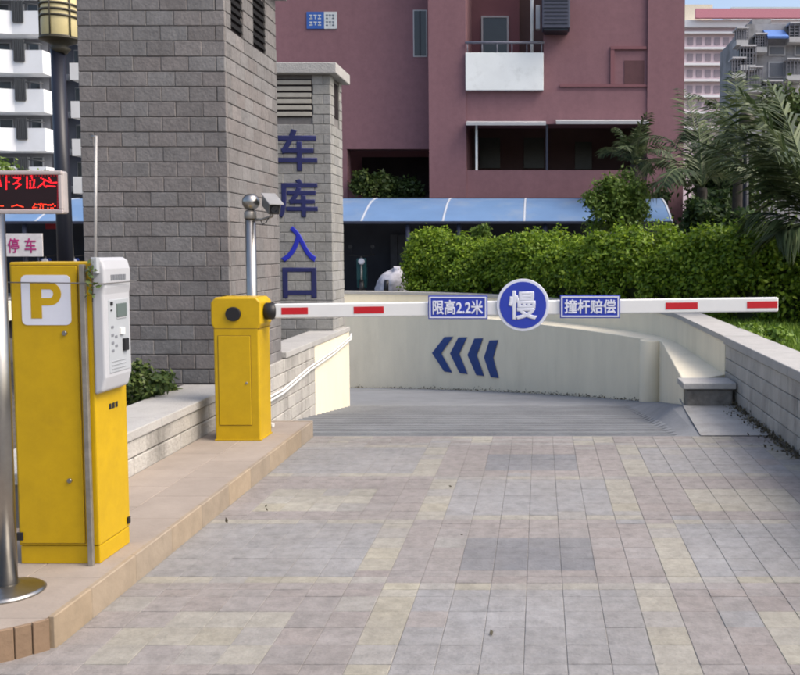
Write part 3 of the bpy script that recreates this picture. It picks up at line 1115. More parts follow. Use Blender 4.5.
# steel rod and channel strapped to the machine
rod = thing('antenna_mast', (-1.95, 3.865, IZ), 'thin pale antenna rod on a dull steel channel strapped to the ticket machine', 'antenna')
p0 = at(91.5, 569, 3.865)
MB().box(p0.x - .011, p0.x + .012, 3.855, 3.875, IZ, zt - .01).build('channel', M_DSTEEL, rod, bevel=.003)
q0, q1 = at(96, 262, 3.87), at(96.5, 136, 3.87)
MB().tube([(p0.x, 3.865, zt - .05), (q0.x, 3.865, q0.z), (q1.x, 3.865, q1.z)], .0062, 8).build('rod', mat('rod_grey', (0.34, 0.335, 0.33), .5, metal=.3), rod)
MB().box(q0.x - .014, q0.x + .012, 3.85, 3.88, q0.z - .05, q0.z + .02).build('clamp', M_PANEL, rod, bevel=.003)
MB().tube([(q1.x - .018, 3.865, q1.z - .003), (q1.x, 3.865, q1.z - .003)], .005, 6).build('tip', M_STEEL, rod)
zw = at(60, 283, 3.86).z
wire = MB().tube([(mx0 - .004, my1 + .004, zw), (mx0 - .004, my0 - .014, zw + .002), (p0.x, 3.848, zw), (hx1 + .012, hy0 - .006, zw - .003), (hx1 + .03, hy1 + .01, zw), (mx1, my1 + .006, zw)], .0028, 6)
tag(wire.build('strap_wire', mat('wire', (0.12, 0.12, 0.12), .6)), 'thin dark wire tied round the ticket machine below its top', 'wire')


# ================================================================== FOLIAGE HELPERS
def leaves(name, pts, size, m, parent=None, seed=1, nrm=None, up=0.35, aspect=1.9, fold=0.25, jitter=0.35):
    """a folded leaf of four triangles at every point"""
    rs = np.random.RandomState(seed)
    P = np.asarray(pts, dtype=np.float64)
    n = len(P)
    d = rs.normal(size=(n, 3))
    d[:, 2] += up
    if nrm is not None:
        # the blade faces outwards and up, its long axis lies in any direction of that plane
        k = np.asarray(nrm) * 1.0 + rs.normal(size=(n, 3)) * .55
        k[:, 2] += .45
        k /= np.linalg.norm(k, axis=1)[:, None]
        d = np.cross(k, rs.normal(size=(n, 3)))
        d /= np.linalg.norm(d, axis=1)[:, None]
        s = np.cross(d, k)
    else:
        d /= np.linalg.norm(d, axis=1)[:, None]
        s = np.cross(d, rs.normal(size=(n, 3)))
        s /= np.linalg.norm(s, axis=1)[:, None]
        k = np.cross(d, s)
    L = size * (1 + jitter * rs.uniform(-1, 1, n))[:, None]
    W = L / aspect
    tip = P + d * L
    mid = P + d * L * .5 - k * W * fold * .5
    l = P + d * L * .45 + s * W * .5
    r = P + d * L * .45 - s * W * .5
    V = np.stack([P, l, tip, r, mid], 1).reshape(-1, 3)
    base = np.arange(n)[:, None] * 5
    Fc = np.concatenate([base + np.array([[0, 4, 1]]), base + np.array([[1, 4, 2]]), base + np.array([[2, 4, 3]]), base + np.array([[3, 4, 0]])], 1).reshape(-1, 3)
    c = Vector((V.min(0) + V.max(0)) / 2)
    if parent is None:
        c.z = V[:, 2].min()
    V = V - np.array(c)
    me = bpy.data.meshes.new(name)
    me.vertices.add(len(V))
    me.vertices.foreach_set('co', V.ravel())
    me.loops.add(Fc.size)
    me.loops.foreach_set('vertex_index', Fc.ravel().astype(np.int32))
    me.polygons.add(len(Fc))
    me.polygons.foreach_set('loop_start', (np.arange(len(Fc)) * 3).astype(np.int32))
    me.update(calc_edges=True)
    me.materials.append(m)
    return link(name, me, parent, c)


def clump_points(center, rad, n, rs, lumps=14, shell=.55):
    """points in an uneven crown: many overlapping lumps inside an ellipsoid"""
    c = np.array(center)
    rad = np.array(rad)
    L = rs.normal(size=(lumps, 3))
    L /= np.linalg.norm(L, axis=1)[:, None]
    L *= rs.uniform(.35, .95, (lumps, 1))
    R_ = rs.uniform(.22, .42, lumps)
    idx = rs.randint(0, lumps, n)
    d = rs.normal(size=(n, 3))
    d /= np.linalg.norm(d, axis=1)[:, None]
    rr = (shell + (1 - shell) * rs.uniform(0, 1, n)) * R_[idx] * (1 + .25 * rs.normal(size=n))
    return c + (L[idx] + d * rr[:, None]) * rad, d


def tree(name, base, h, rad, m, n, size, label, cat, seed, group=None, trunk_r=.06, lumps=16, tname='trunk', flat=1.0):
    rs = np.random.RandomState(seed)
    t = thing(name, base, label, cat, group)
    b = Vector(base)
    top = b + Vector((0, 0, h * .62))
    mb = MB().tube([b, b + Vector((.04 * rad[0], 0, h * .3)), top], trunk_r, 8, r1=trunk_r * .45)
    for k in range(5):
        a = rs.uniform(0, 6.28)
        s = b + Vector((0, 0, h * rs.uniform(.3, .55)))
        e = s + Vector((math.cos(a) * rad[0] * .7, math.sin(a) * rad[1] * .7, rad[2] * rs.uniform(.3, .9)))
        mb.tube([s, (s + e) / 2 + Vector((0, 0, .05)), e], trunk_r * .4, 6, r1=trunk_r * .12)
    mb.build('trunk', M_BARK, t)
    pts, d = clump_points((b.x, b.y, b.z + h - rad[2]), rad, n, rs, lumps)
    leaves('crown', pts, size, m, t, seed, nrm=d)
    return t


# ================================================================== HEDGE along the wall
hp_ = dense([(-2.62, 20.05), (-1.9, 19.7), (-.6, 18.7), (.5, 17.4), (1.4, 16.2), (2.2, 15.2), (3.0, 14.4), (4.2, 13.6), (6.0, 13.0)], 6)
rs = np.random.RandomState(3)
seglen = np.array([math.dist(a, b) for a, b in zip(hp_[:-1], hp_[1:])])
cum = np.concatenate([[0], np.cumsum(seglen)])
TOT = cum[-1]
HP = np.array(hp_)
NC = 760                                             # tufts of leaves over the hedge's skin
cs = np.concatenate([rs.uniform(0, TOT, NC - 60), rs.uniform(0, .25, 60)])
cth = np.where(rs.uniform(0, 1, NC) < .35, rs.uniform(-.1, .9, NC), rs.uniform(.2, math.pi * .95, NC))             # 0 is the side of the viewer
ix = np.clip(np.searchsorted(cum, cs) - 1, 0, len(seglen) - 1)
tt = (cs - cum[ix]) / seglen[ix]
cxy = HP[ix] + (HP[ix + 1] - HP[ix]) * tt[:, None]
tv = (HP[ix + 1] - HP[ix]) / seglen[ix][:, None]
nv = np.stack([tv[:, 1], -tv[:, 0]], 1)
nv *= np.sign(-nv[:, 1])[:, None]
top_ = 1.22 + .10 * np.sin(cs * 2.3 + .6) + .08 * np.sin(cs * 5.9) + .06 * rs.normal(size=NC) + .03 * np.clip(cs - 5, 0, 4)
ex = .55
cx1 = np.sign(np.cos(cth)) * np.abs(np.cos(cth)) ** ex * (.55 + .05 * rs.normal(size=NC))
cz1 = np.sign(np.sin(cth)) * np.abs(np.sin(cth)) ** ex * top_
CC = np.stack([cxy[:, 0] + nv[:, 0] * cx1, cxy[:, 1] + nv[:, 1] * cx1, UZ + np.maximum(cz1, .08)], 1)
CR = rs.uniform(.14, .27, NC)
PER = 190
d_ = rs.normal(size=(NC, PER, 3))
d_[:, :, 2] += .25
d_ /= np.linalg.norm(d_, axis=2)[:, :, None]
rr = CR[:, None] * rs.uniform(.55, 1.08, (NC, PER))
pts = (CC[:, None, :] + d_ * rr[:, :, None]).reshape(-1, 3)
nn = d_.reshape(-1, 3)
# upright young shoots
ns = 260
k = rs.randint(0, NC, ns)
sh_ = []
shn = []
for q in k:
    if math.sin(cth[q]) < .6:
        continue
    l_ = rs.uniform(.08, .26)
    for m_ in range(7):
        sh_.append(CC[q] + np.array([rs.normal() * .1, rs.normal() * .1, CR[q] * .7 + l_ * m_ / 7]))
        shn.append((rs.normal(), rs.normal(), .4))
pts = np.concatenate([pts, np.array(sh_)])
nn = np.concatenate([nn, np.array(shn) / np.linalg.norm(np.array(shn), axis=1)[:, None]])
pts[:, 2] = np.maximum(pts[:, 2], UZ + .02)
hg = thing('hedge', (1.0, 17.0, UZ), 'long bright green clipped hedge above the curved ramp wall', 'hedge')
leaves('foliage', pts, .074, L_HEDGE, hg, 4, nrm=nn, aspect=1.7)
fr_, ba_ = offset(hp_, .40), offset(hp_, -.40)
sweep('dark_core', fr_[2:-1], ba_[2:-1], lambda p: UZ - .05, UZ + .95, M_CORE, hg)  # added solid core, coloured like the dark inside of the hedge

# grass on the right behind the stone wall
n = 16000
gx = rs.uniform(2.24, 4.6, n)
gy = rs.uniform(6.2, 13.6, n)
gl = leaves('grass', np.stack([gx, gy, np.full(n, UZ - .01)], 1), .13, L_GRASS, None, 9, up=2.2, aspect=9, fold=.1)
tag(gl, 'short bright green grass behind the right stone wall', 'grass', kind='stuff')
# low clump overhanging the coping
rs = np.random.RandomState(12)
o = thing('ground_plant', (2.55, 9.6, UZ), 'small green clump spilling over the right coping', 'plant')
pts, d_ = clump_points((2.42, 9.9, UZ + .22), (.25, .8, .14), 1500, rs, 10)
leaves('foliage', pts, .07, L_GRASS, o, 13, nrm=d_)
MB().tube([(2.5, 9.7, UZ - .02), (2.45, 9.8, UZ + .15)], .01, 6).build('stem', M_BARK, o)

# planter shrub by the ticket machine
for k, (px, py, D, hh, rx_, lab) in enumerate(((139, 400, 6.7, .30, .24, 'small leafy shrub in the planter beside the white machine head'), (158, 393, 7.0, .22, .16, 'tiny leafy shrub in the planter at the tower foot'))):
    c = at(px, py, D)
    o = thing('planter_shrub', (c.x, D, UZ - .06), lab, 'shrub', 'planter shrubs')
    rs = np.random.RandomState(40 + k)
    pts, d_ = clump_points((c.x, D, UZ - .06 + hh * .62), (rx_, .2, hh * .55), 1400, rs, 12)
    leaves('foliage', pts, .05, L_MID, o, 41 + k, nrm=d_)
    MB().tube([(c.x, D, UZ - .08), (c.x + .02, D, UZ + hh * .5)], .012, 6).build('stem', M_BARK, o)
# sprig caught between mast and machine
sp = thing('creeper_sprig', (-1.96, 3.85, 1.26), 'small green sprig caught on the mast at the ticket machine top', 'plant')
rs = np.random.RandomState(77)
c0 = at(92, 283, 3.845)
pts = np.array([(c0.x + rs.normal() * .014, 3.842 + rs.normal() * .006, c0.z + rs.uniform(-.06, .09)) for _ in range(34)])
leaves('leaf_cluster', pts, .026, L_MID, sp, 5, up=.2)
MB().tube([(c0.x, 3.845, c0.z - .08), (c0.x + .005, 3.845, c0.z + .02), (c0.x - .004, 3.845, c0.z + .1)], .0022, 5).build('stem', M_BARK, sp)

# ================================================================== CCTV POST
cp = at(252, 300, 7.0)
ct = thing('camera_post', (cp.x, 7.0, IZ), 'stainless post with ball finial and a grey security camera', 'security camera')
zb = at(251, 211, 7.0).z
MB().tube([(cp.x, 7.0, IZ), (cp.x, 7.0, zb)], .040, 20).build('post', M_STEEL, ct)
MB().lathe((cp.x, 7.0, IZ), [(.10, 0), (.10, .01), (.05, .03), (.042, .03)], 20).build('base_flange', M_STEEL, ct)
bc = at(250.8, 202, 7.0)
MB().lathe((bc.x, 7.0, bc.z), [(.066 * math.sin(R(a)) + .0005, -.066 * math.cos(R(a))) for a in range(0, 181, 12)], 24).build('ball_finial', M_STEEL, ct)
MB().lathe((cp.x, 7.0, zb - .06), [(.044, 0), (.046, .005), (.046, .05), (.03, .066)], 20).build('collar', M_DSTEEL, ct)
cc_ = at(271.5, 205, 6.93)
br = MB().tube([(cp.x + .03, 6.99, zb - .07), (cp.x + .10, 6.96, zb - .068), (cc_.x + .0, 6.95, cc_.z - .085), (cc_.x + .005, 6.95, cc_.z - .045)], .010, 8).build('bracket', M_DSTEEL, ct)
cable = MB().tube([(cp.x + .09, 6.96, zb - .07), (cp.x + .11, 6.95, zb - .105), (cp.x + .14, 6.94, zb - .09), (cc_.x, 6.96, cc_.z - .04)], .004, 6).build('cable', M_BLACK, ct)
# camera body points towards the entry lane: towards the viewer, turned right and a little down
rot = Matrix.Rotation(R(30), 3, 'Z') @ Matrix.Rotation(R(20), 3, 'X') @ Matrix.Scale(1.02, 3)


def rbox(x0, x1, y0, y1, z0, z1):
    vs = [(x, y, z) for z in (z0, z1) for (x, y) in ((x0, y0), (x1, y0), (x1, y1), (x0, y1))]
    mb = MB()
    mb.raw([cc_ + rot @ Vector(q) for q in vs], [(0, 3, 2, 1), (4, 5, 6, 7), (0, 1, 5, 4), (1, 2, 6, 5), (2, 3, 7, 6), (3, 0, 4, 7)])
    return mb


hs_ = rbox(-.045, .045, -.10, .12, -.045, .045).build('camera_housing', mat('camera_grey', (0.15, 0.15, 0.145), .5), ct, bevel=.01)
rbox(-.055, .055, -.15, .125, .046, .056).build('sunshield', mat('camera_pale', (0.26, 0.26, 0.26), .5), ct, bevel=.012)
rbox(-.036, .036, -.104, -.098, -.036, .036).build('face_glass', M_BLACK, hs_)
lz = MB()
ring = []
for k, (r_, h_) in enumerate(((.028, -.100), (.028, -.112), (.018, -.112), (.016, -.106))):
    ring.append([cc_ + rot @ Vector((r_ * math.cos(t * math.pi / 8), h_, r_ * math.sin(t * math.pi / 8))) for t in range(16)])
for a, b in zip(ring[:-1], ring[1:]):
    for j in range(16):
        lz.poly([a[j], a[(j + 1) % 16], b[(j + 1) % 16], b[j]])
lz.poly(ring[-1])
lz.build('lens', M_DGLASS, hs_)

# ================================================================== LED SIGN ON A STEEL POLE
LD = 3.56
lp = at(8, 597, LD)
ls = thing('led_display', (lp.x, LD, IZ), 'red LED display board on a thick stainless pole at the left edge', 'display sign')
MB().tube([(lp.x, LD, IZ), (lp.x, LD, 1.66)], .038, 24).build('pole', M_STEEL, ls)
MB().lathe((lp.x, LD, IZ + .0005), [(.138, 0), (.140, .006), (.125, .016), (.075, .024), (.06, .034), (.040, .036)], 32).build('base_flange', M_STEEL, ls)
a, b = at(63, 213.5, LD - .06), at(63, 170.5, LD - .06)
bx1, bz0, bz1 = a.x, a.z, b.z
bx0 = bx1 - .58
MB().box(bx0, bx1, LD - .05, LD - .012, bz0, bz1).build('housing', mat('led_housing', (0.42, 0.38, 0.37), .45, metal=.3), ls, bevel=.008)
fr = MB()
fw = .016
fr.box(bx0, bx1, LD - .062, LD - .0505, bz1 - fw, bz1)
fr.box(bx0, bx1, LD - .062, LD - .0505, bz0, bz0 + fw)
fr.box(bx0, bx0 + fw, LD - .062, LD - .0505, bz0 + fw, bz1 - fw)
fr.box(bx1 - fw, bx1, LD - .062, LD - .0505, bz0 + fw, bz1 - fw)
fr.build('frame', mat('led_frame', (0.46, 0.40, 0.38), .45, metal=.2), ls, bevel=.004)
scn = MB().box(bx0 + fw - .002, bx1 - fw + .002, LD - .054, LD - .048, bz0 + fw - .002, bz1 - fw + .002).build('screen', mat('led_screen', (0.016, 0.004, 0.006), .3), ls)
E_RED = emit('led_red', (0.9, 0.012, 0.02), 0.9)
E_DIM = emit('led_dim', (0.35, 0.0, 0.01), 0.2)
E_AMB = emit('led_amber', (0.9, 0.06, 0.02), 0.7)


def led(strokes, m, wd_, nm):
    mb = MB()
    for q in strokes:
        P_ = [at(x, y, LD - .055) for x, y in q]
        for p_, r_ in zip(P_[:-1], P_[1:]):
            n_ = max(1, int((r_ - p_).length / .0058))
            for k in range(n_ + 1):
                c = p_.lerp(r_, k / n_)
                mb.box(c.x - wd_, c.x + wd_, LD - .0560, LD - .0538, c.z - wd_, c.z + wd_)
    return tag(mb.build(nm, m, scn), kind='stuff')


top = [[(-1, 178), (1, 186)], [(6.3, 176), (6.3, 189)], [(6.3, 182), (9, 182)], [(14, 177.5), (20, 178.5), (16.5, 182.5), (20.5, 184.5), (16, 188.5)], [(13.5, 184), (17, 182.5)],
       [(27, 177), (27, 188)], [(31.5, 176), (32.5, 180)], [(30.2, 181), (30.4, 187)], [(34.5, 180), (33.5, 187)], [(29.8, 188), (35, 187.5)],
       [(41, 178), (45, 180), (52, 183), (56.5, 182.5)], [(42, 184), (38, 187.5)], [(45, 180), (43, 184), (46, 187)], [(49, 178), (51, 181)], [(47, 186), (55, 186.5)]]
bot = [[(33, 207.5), (35, 204)], [(33, 207.5), (37, 207.5)], [(37, 204.5), (41, 204), (40, 208)], [(43, 204.5), (43, 208)], [(43, 204.5), (46, 204.5)], [(48, 208), (48, 205), (51, 205), (51, 208)], [(53, 204), (55, 206), (53, 208)], [(12, 206.5), (17, 205), (23, 207)], [(-1, 206), (3, 206)]]
dim = [[(x, 175.5), (x, 176)] for x in np.arange(0, 58, 3)] + [[(-1, 209.5), (58, 209.5)], [(57.8, 176), (57.8, 209)]]
led(top, E_RED, .0023, 'display_line')
led(bot, E_AMB, .0019, 'display_line')
led(dim, E_DIM, .002, 'display_border')

# ================================================================== LAMP POST
LPD = 9.5
a = at(66, 250, LPD)
lt = thing('lamp_post', (a.x, LPD, UZ - .06), 'dark lamp post with banded yellow lantern behind the LED board', 'street lamp')
zl = at(59, 40, LPD).z
MB().tube([(a.x, LPD, UZ - .06), (a.x - .02, LPD, zl - .10)], .085, 16, r1=.068).build('post', M_LPOST, lt)
MB().lathe((a.x, LPD, UZ - .06), [(.17, 0), (.17, .05), (.13, .3), (.09, .36)], 16).build('base', M_LPOST, lt)
lc = at(59.5, 20, LPD)
MB().lathe((lc.x, LPD, zl - .12), [(.06, -.02), (.10, .03), (.07, .06), (.15, .10), (.20, .115), (.20, .125)], 20).build('collar', M_LBAND, lt)
ln = MB().lathe((lc.x, LPD, zl), [(.165, 0), (.175, .02), (.175, .55), (.16, .57)], 24).build('lantern', M_LGLASS, lt)
for h in (.0, .21, .27, .33, .52):
    MB().lathe((lc.x, LPD, zl + h), [(.176, .0), (.190, .004), (.190, .022), (.176, .026)], 24).build('band', M_LBAND, ln)
for k in range(6):
    t = k * math.pi / 3 + .5
    c = Vector((lc.x + .184 * math.cos(t), LPD + .184 * math.sin(t), 0))
    MB().tube([(c.x, c.y, zl), (c.x, c.y, zl + .56)], .009, 6).build('bar', M_LBAND, ln)
MB().lathe((lc.x, LPD, zl + .572), [(.22, 0), (.23, .02), (.12, .12), (.03, .16)], 24).build('roof', M_LBAND, lt)

# second dark post among the palms
c = at(745, 240, 19.5)
l2 = thing('lamp_post', (c.x, 19.5, UZ), 'slim dark post standing among the palms', 'street lamp')
zz = at(745, 128, 19.5).z
MB().tube([(c.x, 19.5, UZ), (c.x, 19.5, zz)], .065, 12).build('post', M_LPOST, l2)
MB().lathe((c.x, 19.5, zz), [(.10, 0), (.17, .05), (.16, .3), (.05, .36)], 12).build('lantern', M_LBAND, l2)

# ================================================================== BICYCLE SHED
SD, SDB = 21.5, 23.6
sx0, sx1 = at(-70, 220, SD).x, at(672, 220, SD).x
zf, zr = at(400, 221.5, SD).z, at(400, 198.5, SDB).z
sh = thing('bicycle_shed', ((sx0 + sx1) / 2, 22.5, UZ), 'long dark bicycle shed under a curved translucent blue roof', 'shed')
joints = [sx0]
xj = at(447, 210, 22.5).x
step = at(525, 210, 22.5).x - xj
js = [xj + step * k for k in range(-14, 6)]
joints = [sx0] + [q for q in js if sx0 + .3 < q < sx1 - .3] + [sx1]
arc = []
for k in range(9):
    t = k / 8
    arc.append((SD + (SDB - SD) * t, zf + (zr - zf) * math.sin(t * math.pi / 2 * .93) / math.sin(math.pi / 2 * .93)))
for a, b in zip(joints[:-1], joints[1:]):
    mb = MB()
    out_ = [(y, z) for y, z in arc] + [(y, z - .02) for y, z in reversed(arc)]
    mb.prism(out_, 'X', a + .025, b - .025)
    mb.build('roof_panel', M_SHED, sh)
for q in joints:
    mb = MB()
    out_ = [(y, z + .014) for y, z in arc] + [(y, z - .03) for y, z in reversed(arc)]
    mb.prism(out_, 'X', q - .022, q + .022)
    mb.build('rib', M_SHEDRIB, sh)
MB().box(sx0, sx1, SD - .03, SD - .002, zf - .05, zf + .01).build('eaves_beam', M_SHEDPOST, sh)
for px in (25, 408, 459, 545, 591, 664):
    q = at(px, 240, SD + .1).x
    MB().tube([(q, SD + .1, UZ), (q, SD + .1, zf - .01)], .055, 10).build('post', M_SHEDPOST, sh)
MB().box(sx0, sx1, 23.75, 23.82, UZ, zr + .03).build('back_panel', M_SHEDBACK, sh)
for px in (390, 398):
    q = at(px, 240, 23).x
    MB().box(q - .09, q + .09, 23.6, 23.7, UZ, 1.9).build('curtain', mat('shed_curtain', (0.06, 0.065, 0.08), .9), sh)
MB().box(at(601, 240, 22.6).x, at(622, 240, 22.6).x, 22.55, 22.6, at(600, 238, 22.6).z, at(600, 232, 22.6).z).build('strip_light', mat('pale_box', (0.5, 0.55, 0.6), .5), sh)

for px0, px1, m_ in ((38, 50, mat('notice_red', (0.30, 0.02, 0.03), .6)), (52, 62, mat('notice_green', (0.04, 0.16, 0.05), .6))):
    MB().box(at(px0, 0, 22.0).x, at(px1, 0, 22.0).x, 22.0, 22.03, at(0, 229, 22.0).z, at(0, 223, 22.0).z).build('notice', m_, sh)

# white parking board hanging in the shed (left)
a, b = at(-18, 256.5, SD - .1), at(42, 233.5, SD - .1)
bd = thing('parking_board', ((a.x + b.x) / 2, SD - .1, a.z), 'white parking board with magenta characters behind the steel pole', 'sign')
MB().box(a.x, b.x, SD - .1, SD - .07, a.z, b.z).build('board', mat('board_white', (0.62, 0.60, 0.60), .6), bd, bevel=.005)
u0, u1 = at(8, 253, SD - .1), at(19, 238, SD - .1)
text_part('lettering', '停', u0.x, u1.x, u0.z, u1.z, SD - .101, .01, mat('magenta', (0.36, 0.03, 0.16), .6), bd, .02)
u0, u1 = at(25, 253, SD - .1), at(36, 238, SD - .1)
text_part('lettering', '车', u0.x, u1.x, u0.z, u1.z, SD - .101, .01, MATS['magenta'], bd, .02)
for px in (-12, 38):
    q = at(px, 250, SD - .06)
    MB().tube([(q.x, SD - .055, UZ), (q.x, SD - .055, b.z - .02)], .02, 8).build('leg', M_SHEDPOST, bd)


# scooters and a covered motorbike in the shed
def scooter(loc, rz, col, label):
    t = thing('scooter', loc, label, 'scooter', 'scooters parked in the shed')
    x, y, z = 0, 0, 0
    parts = []
    L = Vector(loc)
    ca, sa = math.cos(rz), math.sin(rz)

    def tr(mb):
        mb.v = [(L.x + p[0] * ca - p[1] * sa, L.y + p[0] * sa + p[1] * ca, L.z + p[2]) for p in mb.v]
        return mb
    for wx in (-.6, .6):
        wh = tr(MB().lathe((wx, -.05, .21), [(.13, 0), (.20, .0), (.21, .02), (.21, .08), (.20, .10), (.13, .10)], 18, 'Y')).build('wheel', M_BLACK, t)
        tr(MB().lathe((wx, -.055, .21), [(.13, 0), (.13, .11)], 14, 'Y')).build('rim', M_STEEL, wh)
    tr(MB().prism([(-.78, .42), (-.55, .36), (-.25, .20), (.22, .20), (.34, .42), (.44, .92), (.38, .95), (.24, .40), (-.05, .32), (-.12, .62), (-.75, .72)], 'Y', -.12, .12)).build('body', col, t, bevel=.03, seg=3)
    tr(MB().prism([(-.78, .71), (-.1, .63), (-.05, .70), (-.3, .76), (-.76, .80)], 'Y', -.11, .11)).build('seat', M_BLACK, t, bevel=.02)
    tr(MB().tube([(.62, 0, .22), (.40, 0, .98)], .025, 8)).build('fork', M_DSTEEL, t)
    tr(MB().tube([(.33, -.32, 1.03), (.40, 0, .98), (.33, .32, 1.03)], .016, 8)).build('handlebar', M_BLACK, t)
    tr(MB().lathe((.47, 0, .86), [(.03, -.02), (.08, 0), (.08, .03), (.05, .05)], 14, 'X')).build('headlight', M_SIGNW, t)
    for s_ in (-1, 1):
        tr(MB().tube([(.36, .22 * s_, 1.02), (.33, .26 * s_, 1.2)], .006, 6)).build('mirror_stalk', M_BLACK, t)
        tr(MB().lathe((.32, .27 * s_, 1.22), [(.02, 0), (.05, .005), (.05, .02)], 12, 'X')).build('mirror', M_BLACK, t)
    return t


c = at(362, 275, 22.5)
scooter((c.x, 22.5, UZ), R(-80), mat('teal_paint', (0.02, 0.09, 0.10), .35), 'dark teal scooter in the shed right of the lettered tower')
c = at(52, 250, 22.5)
scooter((c.x, 22.4, UZ), R(-75), mat('blue_paint', (0.02, 0.05, 0.25), .3), 'blue scooter in the shed left of the dark lamp post')
c = at(80, 250, 22.5)
scooter((c.x, 22.3, UZ), R(-70), mat('blue_paint2', (0.03, 0.07, 0.30), .3), 'blue scooter in the shed right of the dark lamp post')

cv = at(390, 292, 21.0)
mt = thing('covered_motorbike', (cv.x, 21.1, UZ), 'motorbike under a crumpled silver grey cover left of the hedge', 'motorbike')
mb = MB()
rs = np.random.RandomState(8)
nu, nvv = 28, 14
vs = []
for j in range(nvv + 1):
    t = j / nvv
    for i in range(nu):
        a_ = 2 * math.pi * i / nu
        pleat = 1 + .08 * math.sin(a_ * 9 + 1.5 * t) * (1 - t) + .03 * rs.normal() * (1 - .6 * t)
        r_ = math.cos(t * math.pi / 2) ** .45
        x_ = .36 * r_ * math.cos(a_) * pleat + .06 * t
        y_ = .75 * r_ * math.sin(a_) * pleat
        vs.append((cv.x + x_, 21.2 + y_, UZ + .10 + (.58 + .08 * math.sin(a_ * 1.0 + .7)) * math.sin(t * math.pi / 2)))
fs = [(j * nu + i, j * nu + (i + 1) % nu, (j + 1) * nu + (i + 1) % nu, (j + 1) * nu + i) for j in range(nvv) for i in range(nu)]
mb.raw(vs, fs, True)
mb.build('cover', mat('silver_cover', (0.42, 0.42, 0.47), .6, .2, 9, .3, 20), mt)
for q in (-.5, .5):
    MB().lathe((cv.x - .05, 21.2 + q, UZ + .25), [(.15, 0), (.25, 0), (.25, .1), (.15, .1)], 16, 'X').build('wheel', M_BLACK, mt)

# ================================================================== PINK BUILDING
BD = 25.0       # projecting part
BL = 25.9       # set-back left part


def bx_(px0, px1, py0, py1, D, back):
    a, b = at(px0, py1, D), at(px1, py0, D)
    return (a.x, b.x, D, back, a.z, b.z)


pk = thing('pink_building', (at(480, 200, BD).x, BD, UZ), 'large dusky pink building with balconies behind the shed', 'building')
ZTOP = 14.0
xl, xm, xr = at(150, 0, BL).x, at(428, 0, BD).x, at(685, 0, BD).x
xo0, xo1 = at(465.5, 0, BD).x, at(543.5, 0, BD).x      # balcony bay
xw0, xw1 = at(466.5, 0, BD).x, at(648, 0, BD).x        # long opening
z_ = lambda py, D=BD: at(540, py, D).z
# set-back left wall, with the recessed terrace cut at its foot
xt0, xt1 = at(345, 0, BL).x, xm
zt0, zt1 = z_(198, BL), z_(149, BL)
MB().box(xl, xm - .002, BL, BL + .5, zt1, ZTOP).build('wall', M_PINK, pk)
MB().box(xl, xt0, BL + .002, BL + .5, UZ, zt1 - .002).build('wall', M_PINK, pk)
MB().box(xt0 + .002, xm - .002, BL + 2.2, BL + 2.4, UZ, zt1 - .004).build('terrace_back', M_DARK, pk)  # shade of the recess is put into this near-black back
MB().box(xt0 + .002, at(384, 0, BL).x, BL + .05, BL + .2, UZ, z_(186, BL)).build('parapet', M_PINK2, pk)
MB().box(at(384, 0, BL).x + .002, xm - .004, BL + .3, BL + .4, UZ, z_(193, BL)).build('parapet', M_DARK, pk)  # dark sheet standing for the shaded rest of the recess
# projecting part: pieces of wall round the openings
zb0, zb1 = z_(91), z_(53.5)
zo0, zo1 = z_(170), z_(124)
MB().box(xm, xo0 - .002, BD, BL + 1.2, UZ, ZTOP).build('wall', M_PINK, pk)
MB().box(xo0, xw1, BD + .05, BL, zo1 + .002, zb0 - .002).build('wall', M_PINK, pk)
MB().box(xo0, xw1, BD + .05, BL, UZ, zo0).build('wall', M_PINK, pk)
MB().box(xo1, xw1, BD + .08, BL, zb0, ZTOP).build('wall', M_PINK, pk)
MB().box(xw1 + .002, xr, BD, BL + 6, UZ, ZTOP).build('pier', M_PINK, pk)
MB().box(at(560, 0, BD).x, xw1, BD + .03, BD + .078, z_(86.5), z_(84)).build('ledge', M_PINK2, pk)
MB().box(at(611, 0, BD).x, at(647, 0, BD).x, BD + .02, BD + .078, z_(49), z_(46)).build('niche_head', M_PINK2, pk)
MB().box(at(611, 0, BD).x, at(615, 0, BD).x, BD + .03, BD + .078, z_(83.8), z_(49)).build('niche_side', M_PINK2, pk)
MB().box(at(625, 0, BD).x, at(645, 0, BD).x, BD + .066, BD + .079, z_(83.6), z_(60)).build('niche_vent', mat('vent_brown', (0.10, 0.045, 0.05), .8), pk)
# body behind
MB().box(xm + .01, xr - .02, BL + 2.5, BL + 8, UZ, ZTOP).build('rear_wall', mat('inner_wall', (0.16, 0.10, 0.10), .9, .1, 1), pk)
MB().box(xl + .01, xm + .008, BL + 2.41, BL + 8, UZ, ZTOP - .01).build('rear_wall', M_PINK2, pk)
MB().box(xm + .01, xr - .02, BL + .02, BL + 2.49, zb0 - .25, zb0 - .05).build('floor_slab', M_PINK2, pk)
